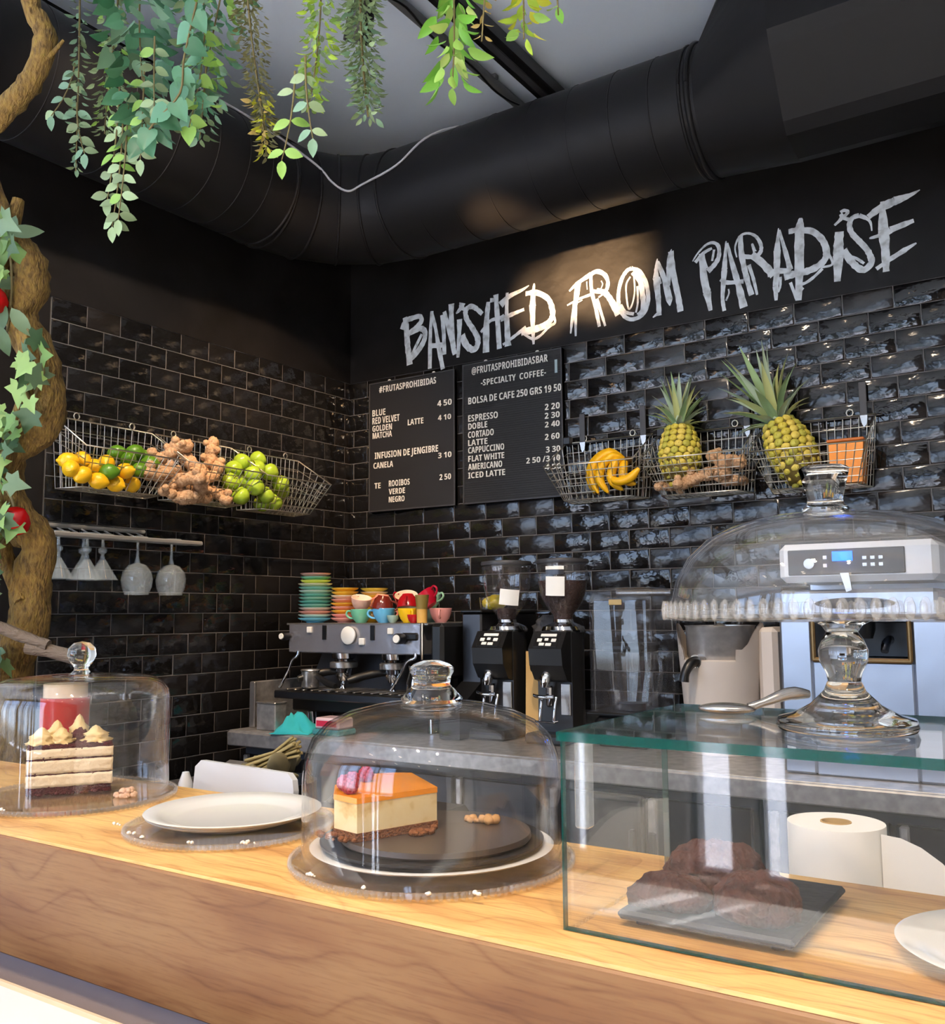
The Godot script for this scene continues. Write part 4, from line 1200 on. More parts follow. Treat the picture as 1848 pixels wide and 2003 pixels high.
func blender_and_juicer() -> void:
	var t := thing("bar_blender", "bar blender with a square jar under a clear sound cover", "blender", Vector3(1.60, BACK, 0.40))
	part(t, "motor_base", boxm(Vector3(0.20, 0.10, 0.24), 0.02, Vector3(0, 0.0505, 0)), M.black_plastic)
	part(t, "sound_cover", rounded_tower(0.235, 0.235, 0.405, 0.03, 0.05), M.smoky_glass, T(0, 0.112, -0.005))
	part(t, "cover_rim", boxm(Vector3(0.245, 0.012, 0.245), 0.005, Vector3(0, 0.106, -0.005)), M.black_plastic)
	var jar := part(t, "jar", rounded_tower(0.105, 0.105, 0.19, 0.02, 0.004, 1.28), M.smoky_glass, T(0.0, 0.115, 0.02))
	part(jar, "blade_collar", lathem(v2([0.0, 0.0, 0.045, 0.0, 0.045, 0.022, 0.0, 0.024]), 20), M.black_plastic)
	part(jar, "handle", tubem(smooth(v3([0.065, 0.175, 0, 0.105, 0.165, 0.01, 0.10, 0.07, 0.01, 0.055, 0.03, 0]), 4), 0.009, 8), M.smoky_glass)
	part(jar, "jar_lid", boxm(Vector3(0.150, 0.030, 0.150), 0.010, Vector3(0, 0.205, 0)), M.black_plastic)
	part(t, "maker_plate", boxm(Vector3(0.046, 0.018, 0.002), 0.001, Vector3(-0.01, 0.468, 0.1135)), mat("brass_plate", Color(0.66, 0.54, 0.34), 0.4, 0.6))
	part(t, "hinge", tubem(v3([-0.10, 0.50, -0.10, 0.10, 0.50, -0.10]), 0.012, 10), M.dull_chrome)
	var cream := mat("juicer_plastic", Color(0.74, 0.70, 0.66), 0.42)
	var j := thing("citrus_juicer", "pale grey citrus juicer with a steel bowl and black spout", "juicer", Vector3(1.905, BACK, 0.42))
	part(j, "body", lathem(v2([0.0, 0.001, 0.105, 0.001, 0.108, 0.01, 0.128, 0.285, 0.124, 0.288, 0.0, 0.288]), 44), cream)
	var cutout := mb()
	lathe(cutout, v2([0.128, 0.284, 0.136, 0.365, 0.132, 0.365, 0.124, 0.284]), 44)
	part(j, "bowl", lathem(v2([0.0, 0.288, 0.098, 0.288, 0.104, 0.30, 0.106, 0.385, 0.110, 0.392, 0.104, 0.392, 0.098, 0.31, 0.0, 0.30]), 40), M.steel)
	part(j, "cone", lathem(v2([0.060, 0.302, 0.052, 0.345, 0.030, 0.385, 0.0, 0.402]), 28), M.dull_chrome)
	# side shields rising on both sides of the bowl
	for s in [-1, 1]:
		var st := mb()
		st.set_smooth_group(1)
		for k in 10:
			var a0 := deg_to_rad((6.0 if s > 0 else 174.0) + (k - 5) * 9.0 * 1.0)
			var a1 := deg_to_rad((6.0 if s > 0 else 174.0) + (k - 4) * 9.0 * 1.0)
			var h0 := 0.285 + 0.115 * sin(PI * clampf((k + 0.5) / 10.0, 0.1, 0.9))
			var h1 := 0.285 + 0.115 * sin(PI * clampf((k + 1.5) / 10.0, 0.1, 0.9))
			for r in [[0.128, 0.134], [0.124, 0.130]]:
				face(st, [Vector3(cos(a0) * r[0], 0.283, sin(a0) * r[0]), Vector3(cos(a1) * r[0], 0.283, sin(a1) * r[0]), Vector3(cos(a1) * r[1], h1, sin(a1) * r[1]), Vector3(cos(a0) * r[1], h0, sin(a0) * r[1])], Vector3(cos(a0), 0, sin(a0)) * (1.0 if r[0] > 0.126 else -1.0))
		part(j, "side_shield", done(st), cream)
	part(j, "motor_housing", boxm(Vector3(0.06, 0.385, 0.16), 0.014, Vector3(0.155, 0.194, -0.05)), cream)
	part(j, "spout", tubem(smooth(v3([-0.035, 0.285, 0.11, -0.045, 0.278, 0.145, -0.055, 0.250, 0.165, -0.058, 0.225, 0.168]), 3), [0.017, 0.016, 0.014, 0.015], 12), M.black_plastic)
	part(j, "spout_nut", tubem(v3([-0.030, 0.286, 0.095, -0.038, 0.284, 0.122]), 0.021, 14), M.dull_chrome)

func steel_brewer() -> void:
	var t := thing("batch_brewer", "large steel batch brewer with a blue display behind the cake stand", "brewer", Vector3(2.17, BACK, 0.0))
	var light := mat("brewer_steel", Color(0.66, 0.69, 0.74), 0.34, 0.85)
	relief(light, noise_tex(0.01, 77, 3, 256), 0.06, 2.0)
	# front with an open alcove: built from panels round the opening
	var x1 := 0.92
	part(t, "back_body", boxm(Vector3(x1, 0.60, 0.30), 0.006, Vector3(x1 / 2, 0.301, 0.22)), light)
	part(t, "front_panel", boxm(Vector3(0.085, 0.41, 0.33), 0.006, Vector3(0.0425, 0.206, 0.535)), light)
	part(t, "front_panel", boxm(Vector3(x1 - 0.335, 0.41, 0.33), 0.006, Vector3((x1 + 0.335) / 2, 0.206, 0.535)), light)
	part(t, "lower_panel", boxm(Vector3(0.25, 0.30, 0.33), 0.004, Vector3(0.21, 0.151, 0.535)), light)
	part(t, "canopy", boxm(Vector3(0.40, 0.075, 0.30), 0.010, Vector3(0.20, 0.455, 0.55)), light)
	part(t, "alcove_lining", boxm(Vector3(0.25, 0.10, 0.02), 0.002, Vector3(0.21, 0.352, 0.40)), M.black_plastic)
	mat("bronze_trim", Color(0.50, 0.40, 0.26), 0.35, 0.8)
	part(t, "alcove_trim", boxm(Vector3(0.25, 0.012, 0.016), 0.004, Vector3(0.21, 0.306, 0.703)), M.bronze_trim)
	for x in [0.090, 0.330]: part(t, "alcove_trim", boxm(Vector3(0.012, 0.11, 0.016), 0.004, Vector3(x, 0.358, 0.703)), M.bronze_trim)
	part(t, "spray_nozzle", lathem(v2([0.0, 0.36, 0.022, 0.36, 0.030, 0.385, 0.030, 0.42, 0.0, 0.42]), 22, 40.0, T(0.20, 0, 0.60)), M.black_plastic)
	part(t, "tap", tubem(smooth(v3([0.25, 0.355, 0.52, 0.25, 0.345, 0.58, 0.25, 0.325, 0.60]), 3), [0.013, 0.012, 0.010], 10), M.chrome)
	var head := part(t, "head_unit", boxm(Vector3(0.40, 0.105, 0.36), 0.016, Vector3(0.21, 0.565, 0.54)), mat("head_white", Color(0.80, 0.82, 0.85), 0.35))
	part(head, "control_panel", boxm(Vector3(0.295, 0.068, 0.006), 0.002, Vector3(0.185, 0.566, 0.722)), M.grey_plastic)
	var glow := mat("display_glow", Color(0.05, 0.35, 0.95), 0.3)
	glow.emission_enabled = true
	glow.emission = Color(0.05, 0.40, 1.0)
	glow.emission_energy_multiplier = 2.2
	part(head, "blue_display_screen", boxm(Vector3(0.052, 0.026, 0.003), 0.001, Vector3(0.180, 0.580, 0.7265)), glow)
	var led := OmniLight3D.new()
	led.name = "display_light"
	led.light_color = Color(0.05, 0.40, 1.0)
	led.light_energy = 0.004
	led.light_size = 0.02
	led.omni_range = 12.0
	led.omni_attenuation = 2.0
	led.shadow_enabled = true
	t.add_child(led)
	led.position = Vector3(0.180, 0.580, 0.735)
	part(head, "knob", lathem(v2([0.014, 0.0, 0.014, 0.010, 0.0, 0.011]), 18, 40.0, T(0.095, 0.562, 0.724, turned(90))), M.dull_chrome)
	for k in 6: part(head, "button", boxm(Vector3(0.012, 0.010, 0.003), 0.001, Vector3(0.235 + (k % 3) * 0.020, 0.574 - (k / 3) * 0.018, 0.7255)), M.dull_chrome)
	for k in 2: part(head, "button", boxm(Vector3(0.010, 0.010, 0.003), 0.001, Vector3(0.135, 0.578 - k * 0.022, 0.7255)), M.menu_letter)
	part(t, "paddle", prismm([Vector2(0.0, 0.0), Vector2(0.022, 0.0), Vector2(0.028, -0.045), Vector2(0.014, -0.050)], 0.012, T(0.175, 0.535, 0.728)), M.dull_chrome)
	part(t, "handle_recess", lathem(v2([0.0, 0.0, 0.075, 0.0, 0.078, 0.004, 0.0, 0.006]), 32, 40.0, Transform3D(turned(90) * Basis.from_scale(Vector3(1.3, 1, 0.20)), Vector3(0.20, 0.455, 0.6995))), M.black_plastic)

func sink_corner() -> void:
	# steel end splash, cloth and tray left of the espresso machine
	var t := thing("steel_splash", "upright steel splash panel with folded edge at the end of the back counter", "panel", Vector3(0.125, BACK, 0.55))
	part(t, "panel_sheet", boxm(Vector3(0.012, 0.175, 0.34), 0.003, Vector3(0, 0.088, 0)), M.steel)
	part(t, "folded_edge", boxm(Vector3(0.03, 0.175, 0.012), 0.003, Vector3(0.012, 0.088, 0.168)), M.dull_chrome)
	var b := thing("steel_caddy", "small steel caddy box under the drip tray of the espresso machine", "box", Vector3(0.255, BACK, 0.735))
	part(b, "body", boxm(Vector3(0.10, 0.10, 0.06), 0.004, Vector3(0, 0.0505, 0)), M.steel)
	part(b, "rim", boxm(Vector3(0.105, 0.008, 0.066), 0.003, Vector3(0, 0.103, 0)), M.dull_chrome)
	# turquoise cloth
	var c := mb()
	var top := []
	for i in 15:
		var row := []
		for k in 15:
			var u := i / 14.0 * 2 - 1
			var v := k / 14.0 * 2 - 1
			var r := sqrt(u * u + v * v)
			var h := 0.062 * exp(-r * r * 2.2) * (1.0 + 0.9 * r * sin(3 * atan2(v, u) + 2.5 * r) + 0.5 * r * sin(7 * atan2(v, u))) + 0.012 * (0.5 + 0.5 * sin(6.0 * u + 4.0 * v)) * clampf(1.2 - r, 0, 1)
			row.append(Vector3(u * 0.085 * (1.0 - 0.12 * sin(3 * atan2(v, u))), 0.003 + maxf(h, 0.0), v * 0.065 * (1.0 + 0.1 * sin(4 * atan2(v, u)))))
		top.append(row)
	c.set_smooth_group(1)
	for i in 14:
		for k in 14: quad(c, top[i][k], top[i][k + 1], top[i + 1][k + 1], top[i + 1][k])
	for e in 4:
		for k in 14:
			var a: Vector3 = [top[0][k], top[14][k], top[k][0], top[k][14]][e]
			var d: Vector3 = [top[0][k + 1], top[14][k + 1], top[k + 1][0], top[k + 1][14]][e]
			face(c, [a, d, Vector3(d.x, 0.0005, d.z), Vector3(a.x, 0.0005, a.z)], Vector3(a.x, 0, a.z))
	mat("turquoise_fabric", Color(0.16, 0.62, 0.64), 0.95)
	solo("cleaning_cloth", done(c), M.turquoise_fabric, "crumpled turquoise cleaning cloth on the steel back counter", "cloth", T(0.395, BACK + 0.0005, 0.745, turned(0, 20, 0)))
	var box_ := thing("soap_tray", "pale pink tub with red print on a teal tray beside the turquoise cloth", "tub", Vector3(0.560, BACK, 0.72))
	part(box_, "tray_base", boxm(Vector3(0.13, 0.022, 0.10), 0.006, Vector3(0, 0.0115, 0)), glazed(Color(0.25, 0.50, 0.52)))
	part(box_, "tub", boxm(Vector3(0.115, 0.040, 0.085), 0.006, Vector3(0, 0.043, 0)), glazed(Color(0.80, 0.70, 0.72)))
	part(box_, "print_band", boxm(Vector3(0.095, 0.020, 0.001), 0.0, Vector3(0, 0.043, 0.0432)), glazed(Color(0.74, 0.20, 0.30)))
	# hanging basin and clutter below the worktop edge
	var s := thing("steel_bin", "grey steel bin with sloping lid in the gap below the splash panel", "bin", Vector3(0.36, 0.0, 1.03))
	part(s, "body", boxm(Vector3(0.26, 0.70, 0.22), 0.01, Vector3(0, 0.351, 0)), M.dark_steel)
	part(s, "lid", prismm([Vector2(-0.12, 0.702), Vector2(0.12, 0.702), Vector2(0.12, 0.715), Vector2(-0.12, 0.80)], 0.27, Transform3D(SIDE, Vector3(-0.135, 0, 0))), M.steel)

# ---------------------------------------------------------------- wire baskets on the walls
func wires(st: SurfaceTool, a: Vector3, b: Vector3, c: Vector3, d: Vector3, nu: int, nv: int, r: float) -> void:
	# net over the quad a b c d: nu wires from ab to dc, nv wires across
	for i in nu + 1:
		var t := float(i) / nu
		tube(st, [a.lerp(b, t), d.lerp(c, t)], r, 4)
	for i in nv + 1:
		var t := float(i) / nv
		tube(st, [a.lerp(d, t), b.lerp(c, t)], r, 4)

func basket(at: Vector3, turn: float, w: float, label: String, group: String, straps: bool) -> Node3D:
	var t := thing("wire_basket", label, "basket", at, group, turn)
	var h := w / 2
	var back := 0.245
	var A := Vector3(-h + 0.02, 0, 0.012); var B := Vector3(h - 0.02, 0, 0.012)
	var C := Vector3(h - 0.045, 0, 0.125); var D := Vector3(-h + 0.045, 0, 0.125)
	var E := Vector3(-h, back, 0.012); var F := Vector3(h, back, 0.012)
	var G := Vector3(h, 0.125, 0.205); var H := Vector3(-h, 0.125, 0.205)
	var r := 0.0017
	var m := mb(); wires(m, A, B, F, E, 14, 6, r); part(t, "back_mesh", done(m), M.wire)
	m = mb(); wires(m, D, C, G, H, 13, 5, r); part(t, "front_mesh", done(m), M.wire)
	m = mb(); wires(m, A, B, C, D, 13, 4, r); part(t, "bottom_mesh", done(m), M.wire)
	m = mb(); wires(m, A, D, H, E, 5, 6, r); part(t, "side_mesh", done(m), M.wire)
	m = mb(); wires(m, B, C, G, F, 5, 6, r); part(t, "side_mesh", done(m), M.wire)
	part(t, "rim", tubem([E, F, G, H, E], 0.0028, 6), M.wire)
	part(t, "bottom_frame", tubem([A, B, C, D, A], 0.0024, 6), M.wire)
	for s in [-0.28, 0.28]:
		var p := []
		for k in 9:
			var a := TAU * k / 8.0
			p.append(Vector3(s * w + cos(a) * 0.011, back + 0.012 + sin(a) * 0.012, 0.014))
		part(t, "hook_ring", tubem(p, 0.0022, 6), M.wire)
	if straps:
		part(t, "hanging_rod", tubem([Vector3(-h - 0.02, back - 0.005, 0.010), Vector3(h + 0.02, back - 0.005, 0.010)], 0.0045, 8), M.black_metal)
		for s in [-0.30, 0.40]:
			var b := part(t, "bracket", boxm(Vector3(0.024, 0.115, 0.006), 0.0015, Vector3(s * w, back + 0.055, 0.014)), M.grey_plastic)
			part(b, "bracket_foot", prismm([Vector2(0.0, 0.0), Vector2(0.024, 0.0), Vector2(0.021, -0.03), Vector2(0.012, -0.042), Vector2(0.006, -0.03)], 0.006, T(s * w - 0.012, back - 0.002, 0.011)), M.dull_chrome)
		part(t, "bracket_block", boxm(Vector3(0.034, 0.032, 0.028), 0.004, Vector3(-h + 0.01, back + 0.008, 0.018)), M.black_plastic)
	return t

func wall_baskets() -> void:
	var g1 := "wire fruit baskets on the side wall"
	basket(Vector3(0.005, 1.752, 1.330), PI / 2, 0.40, "wire basket of lemons and limes on the side wall, nearest the tree", g1, false)
	basket(Vector3(0.005, 1.752, 0.930), PI / 2, 0.37, "wire basket heaped with ginger on the side wall, middle one", g1, false)
	basket(Vector3(0.005, 1.748, 0.545), PI / 2, 0.37, "wire basket of green apples on the side wall, nearest the corner", g1, false)
	var g2 := "wire fruit baskets on the back wall"
	basket(Vector3(1.345, 1.755, 0.005), 0.0, 0.37, "wire basket of bananas on the back wall beside the menu", g2, true)
	basket(Vector3(1.745, 1.745, 0.005), 0.0, 0.37, "wire basket holding the upright pineapple and ginger on the back wall", g2, true)
	basket(Vector3(2.140, 1.735, 0.005), 0.0, 0.37, "wire basket holding the tilted pineapple and orange tub on the back wall", g2, true)

# ---------------------------------------------------------------- fruit
func blade(st: SurfaceTool, length: float, wide: float, arch: float, fold: float) -> void:
	# strap-shaped leaf growing along +y, arching towards +z
	var rows := []
	for i in 7:
		var t := i / 6.0
		var w := wide * (1.0 - pow(t, 2.2)) * (0.75 + 0.6 * t * (1.0 - t) * 2.0)
		var c := Vector3(0, length * (t - 0.25 * arch * t * t), length * arch * t * t * 0.8)
		rows.append([c + Vector3(-w / 2, 0, fold * w), c, c + Vector3(w / 2, 0, fold * w)])
	st.set_smooth_group(1)
	for i in 6:
		for k in 2: quad(st, rows[i][k], rows[i][k + 1], rows[i + 1][k + 1], rows[i + 1][k])

func pineapple(at: Vector3, basis: Basis, scale_: float, label: String, spread: float, crown := 1.0) -> void:
	var t := thing("pineapple", label, "pineapple", at)
	t.basis = basis.scaled(Vector3.ONE * scale_)
	var body := part(t, "body", lathem(v2([0.0, 0.0, 0.030, 0.002, 0.050, 0.020, 0.062, 0.060, 0.064, 0.105, 0.056, 0.160, 0.040, 0.198, 0.018, 0.212, 0.0, 0.214]), 28), M.pine_groove)
	var st := mb()
	lump(st, Vector3.ZERO, Vector3(0.0140, 0.0122, 0.0078), 0.16, 60, 5, 9, 6)
	box(st, Vector3(0, -0.001, 0.007), Vector3(0.003, 0.006, 0.003), 0.001)
	var eye := done(st)
	var k := 0
	for row in 10:
		var y := 0.012 + row * 0.0205
		var r := 0.064 * pow(sin(PI * clampf(0.09 + 0.80 * y / 0.21, 0.0, 1.0)), 0.62)
		var n := int(round(TAU * r / 0.0265))
		for j in n:
			var a := TAU * (j + 0.5 * (row % 2)) / n
			var out := Basis(Vector3.UP, PI / 2 - a)
			part(body, "eye", eye, M["pine_eye_%d" % ((k * 7 + row) % 3)], Transform3D(out * turned(-30.0 * (y - 0.09) / 0.1, 0, 0), Vector3(cos(a) * (r - 0.001), y, sin(a) * (r - 0.001))))
			k += 1
	var leaf := []
	for v in [[0.075, 0.020, 0.75], [0.105, 0.022, 0.5], [0.13, 0.022, 0.32], [0.155, 0.020, 0.15]]:
		var s := mb()
		blade(s, v[0] * crown, v[1] * (0.5 + 0.5 * crown), v[2] * spread, 0.28)
		leaf.append(done(s))
	var a := 0.0
	for j in 36:
		a += 2.39996
		var lvl := j / 36.0
		var kind := mini(int(lvl * 4.0), 3)
		part(t, "crown_leaf", leaf[kind], M["pine_leaf_%d" % (j % 3)], Transform3D(Basis(Vector3.UP, a) * turned(lerpf(52, 6, lvl) * spread, rng.randf_range(-8, 8), 0), Vector3(sin(a), 0, cos(a)) * lerpf(0.020, 0.004, lvl) + Vector3(0, 0.196 + lvl * 0.045, 0)))
	part(t, "crown_core", lumpm(Vector3(0.022, 0.05, 0.022), 0.1, 30, 2, 12, 8), M.pine_leaf_1, T(0, 0.225, 0))

func ginger_root(seed_: int) -> ArrayMesh:
	# fingers growing out of a main rhizome
	var r := RandomNumberGenerator.new()
	r.seed = seed_
	var st := mb()
	var p := Vector3(-0.05, 0, 0)
	for k in 5:
		var c := p + Vector3(k * 0.024, r.randf_range(-0.008, 0.008), r.randf_range(-0.008, 0.008))
		lump(st, c, Vector3(0.022, 0.018, 0.018) * r.randf_range(0.85, 1.2), 0.22, 55, seed_ + k, 14, 9)
		if r.randf() < 0.75:
			var d := Vector3(r.randf_range(-0.3, 0.3), r.randf_range(-0.2, 1.0), r.randf_range(-1, 1)).normalized()
			lump(st, c + d * 0.022, Vector3(0.013, 0.013, 0.013) * r.randf_range(0.8, 1.2), 0.22, 60, seed_ + 9 + k, 12, 8)
	return done(st)

func fruit() -> void:
	var pores := noise_tex(0.08, 81, 2, 256)
	mat("lemon_peel", Color(0.93, 0.72, 0.08), 0.35); relief(M.lemon_peel, pores, 0.05, 12.0)
	mat("lime_peel", Color(0.34, 0.52, 0.10), 0.32); relief(M.lime_peel, pores, 0.05, 12.0)
	skin(mat("apple_skin", Color(0.66, 0.78, 0.26), 0.22), noise_tex(0.02, 83, 3, 256, [[0.0, Color(0.85, 0.88, 0.7)], [1.0, Color(1, 1, 1)]]), 7.0)
	var gt := noise_tex(0.03, 85, 4, 256, [[0.0, Color(0.62, 0.50, 0.42)], [0.5, Color(0.92, 0.86, 0.80)], [1.0, Color(1, 1, 1)]])
	skin(mat("ginger_skin", Color(0.82, 0.70, 0.57), 0.85), gt, 14.0); relief(M.ginger_skin, noise_tex(0.05, 86, 3, 256), 0.25, 14.0)
	mat("banana_peel", Color(0.93, 0.70, 0.05), 0.42)
	mat("banana_tip", Color(0.36, 0.26, 0.10), 0.7)
	mat("pine_groove", Color(0.36, 0.30, 0.08), 0.7)
	mat("pine_eye_0", Color(0.76, 0.70, 0.26), 0.6); mat("pine_eye_1", Color(0.68, 0.66, 0.26), 0.6); mat("pine_eye_2", Color(0.82, 0.74, 0.34), 0.6)
	mat("pine_leaf_0", Color(0.55, 0.66, 0.47), 0.5); mat("pine_leaf_1", Color(0.64, 0.72, 0.62), 0.5); mat("pine_leaf_2", Color(0.74, 0.77, 0.52), 0.5)
	mat("stalk", Color(0.30, 0.20, 0.10), 0.8)
	# lemons and limes
	var lemon := mb()
	lathe(lemon, v2([0.0, -0.037, 0.006, -0.035, 0.016, -0.027, 0.026, -0.012, 0.028, 0.002, 0.025, 0.016, 0.015, 0.028, 0.006, 0.033, 0.004, 0.037, 0.0, 0.038]), 22, Transform3D.IDENTITY, 80.0)
	var lemon_shape := done(lemon)
	var nth := ["first", "second", "third", "fourth", "fifth", "sixth", "seventh", "eighth", "ninth", "tenth", "eleventh", "twelfth", "thirteenth", "fourteenth", "fifteenth"]
	var along := func(p, q): return p[2] - p[0] * 0.6 > q[2] - q[0] * 0.6      # from left to right as seen from the bar
	var lemons := LEMONS.duplicate()
	lemons.sort_custom(along)
	var limes := LIMES.duplicate()
	limes.sort_custom(along)
	var apples := GREEN_APPLES.duplicate()
	apples.sort_custom(along)
	for p in lemons:
		solo("lemon", lemon_shape, M.lemon_peel, "yellow lemon, %s from the left in the wire basket nearest the tree" % nth[lemons.find(p)], "lemon", T(p[0], p[1], p[2], turned(rng.randf_range(50, 110), rng.randf_range(0, 360), rng.randf_range(-20, 20))), "lemons in the basket nearest the tree")
	for k in limes.size():
		var p: Array = limes[k]
		solo("lime", lemon_shape, M.lime_peel, "green lime, %s lime from the left among the lemons in the wire basket" % nth[k], "lime", Transform3D(turned(rng.randf_range(60, 110), rng.randf_range(0, 360), 0).scaled(Vector3.ONE * 0.98), Vector3(p[0], p[1], p[2])), "limes in the basket nearest the tree")
	# green apples
	var apple := lathem(v2([0.0, -0.026, 0.010, -0.030, 0.022, -0.027, 0.033, -0.010, 0.036, 0.006, 0.031, 0.021, 0.019, 0.029, 0.008, 0.028, 0.0, 0.023]), 24, 80.0)
	var stalk := tubem(v3([0, 0.022, 0, 0.002, 0.034, 0.001, 0.006, 0.041, 0.002]), 0.0016, 6)
	for p in apples:
		var t := thing("green_apple", "shiny green apple, %s from the left in the wire basket nearest the corner" % nth[apples.find(p)], "apple", Vector3(p[0], p[1], p[2]), "green apples in the basket nearest the corner")
		t.basis = turned(rng.randf_range(-50, 50), rng.randf_range(0, 360), rng.randf_range(-50, 50))
		part(t, "flesh", apple, M.apple_skin)
		part(t, "stalk", stalk, M.stalk)
	# ginger
	var root := []
	for k in 4: root.append(ginger_root(20 + k * 3))
	for k in GINGER.size():
		var p: Array = GINGER[k]
		solo("ginger_root", root[k % 4], M.ginger_skin, ["long smooth ginger root along the top left of the middle basket", "thick ginger root across the middle of the side-wall basket", "upright ginger root sticking up highest in the middle basket", "ginger root below the upright one in the middle basket", "ginger root at the left end of the middle basket", "ginger root at the front centre of the middle basket", "ginger root at the front right of the middle basket", "ginger root lowest at the left in the middle basket", "ginger root lowest at the centre in the middle basket", "ginger root lowest at the right in the middle basket"][k], "ginger", Transform3D(turned(rng.randf_range(-30, 30), [70, 20, 110, 60, 95, 40, 130, 80, 100, 60][k], [35, -40, 80, 60, 10, 20, -15, 0, 10, -10][k]).scaled(Vector3.ONE * 1.25), Vector3(p[0], p[1], p[2])), "ginger roots in the middle basket")
	var back_ginger := [[1.79, 1.80, 0.15, 10, 1.2], [1.85, 1.855, 0.13, -20, 1.2], [1.845, 1.79, 0.11, 30, 1.1], [1.72, 1.775, 0.165, 70, 0.9], [1.635, 1.77, 0.12, 40, 0.8]]
	for k in 5:
		var p: Array = back_ginger[k]
		solo("ginger_root", root[(k + 1) % 4], M.ginger_skin, ["thick ginger root lying right beside the upright pineapple", "ginger root on top of the others, furthest from the upright pineapple", "ginger root at the back under the others beside the upright pineapple", "small round ginger root in front of the upright pineapple", "smallest ginger root at the left foot of the upright pineapple"][k], "ginger", Transform3D(turned(rng.randf_range(-20, 20), p[3], rng.randf_range(-15, 25)).scaled(Vector3.ONE * p[4]), Vector3(p[0], p[1], p[2])), "ginger roots beside the pineapple")
	# bananas: a hand of five
	var hand := thing("banana_bunch", "bunch of ripe yellow bananas in the wire basket beside the menu", "bananas", Vector3(1.435, 1.885, 0.105))
	var arcs := [[0.02, 0.010, 0.0, -0.04, 0.045, 0.005, -0.105, 0.010, 0.01, -0.122, -0.050, 0.012, -0.105, -0.108, 0.012], [0.022, 0.008, 0.01, -0.03, 0.036, 0.03, -0.085, 0.0, 0.04, -0.097, -0.058, 0.042, -0.075, -0.114, 0.040], [0.024, 0.004, 0.012, -0.012, 0.022, 0.04, -0.052, -0.018, 0.055, -0.058, -0.070, 0.056, -0.030, -0.116, 0.05], [0.026, 0.0, 0.012, 0.006, 0.004, 0.04, -0.010, -0.040, 0.058, -0.004, -0.082, 0.058, 0.030, -0.110, 0.05], [0.030, -0.004, 0.010, 0.030, -0.012, 0.035, 0.032, -0.050, 0.05, 0.048, -0.080, 0.05, 0.080, -0.092, 0.045]]
	for k in arcs.size():
		var path := v3(arcs[k])
		path.reverse()
		var s := mb()
		tube(s, smooth(path, 4), [0.004, 0.013, 0.0175, 0.0185, 0.0185, 0.0185, 0.017, 0.012, 0.007], 6)
		var o := part(hand, "banana", done(s), M.banana_peel)
		part(o, "tip", tubem([path[0] + (path[0] - path[1]) * 0.12, path[0]], [0.004, 0.0048], 6), M.banana_tip)
	part(hand, "stem", lumpm(Vector3(0.016, 0.014, 0.03), 0.2, 40, 6, 12, 8), M.banana_tip, T(0.034, 0.006, 0.004))
	var extra := mb()
	tube(extra, smooth(v3([-0.055, -0.01, 0, -0.02, -0.03, 0.01, 0.03, -0.022, 0.012, 0.065, 0.012, 0.008]), 4), [0.006, 0.016, 0.018, 0.017, 0.007], 6)
	solo("single_banana", done(extra), M.banana_peel, "single banana lying under the bunch in the wire basket beside the menu", "banana", T(1.475, 1.835, 0.168))
	pineapple(Vector3(1.668, 1.772, 0.10), turned(-3, 0, 1), 1.12, "upright pineapple with a short crown in the basket beside the ginger", 1.0)
	pineapple(Vector3(2.118, 1.748, 0.105), turned(-4, 20, 22), 1.18, "tilted pineapple with a long crown in the basket above the cake stand", 0.95, 1.42)
	# orange tub of juice
	var tub := thing("orange_tub", "translucent orange tub beside the tilted pineapple", "tub", Vector3(2.245, 1.742, 0.085))
	mat("orange_plastic", Color(0.95, 0.58, 0.04), 0.3)
	part(tub, "body", prismm([Vector2(-0.048, 0.0), Vector2(0.048, 0.0), Vector2(0.056, 0.135), Vector2(-0.056, 0.135)], 0.07, T(0, 0.001, -0.035)), M.orange_plastic)
	part(tub, "lid", boxm(Vector3(0.118, 0.010, 0.078), 0.003, Vector3(0, 0.142, 0)), mat("orange_lid", Color(0.78, 0.42, 0.10), 0.4))

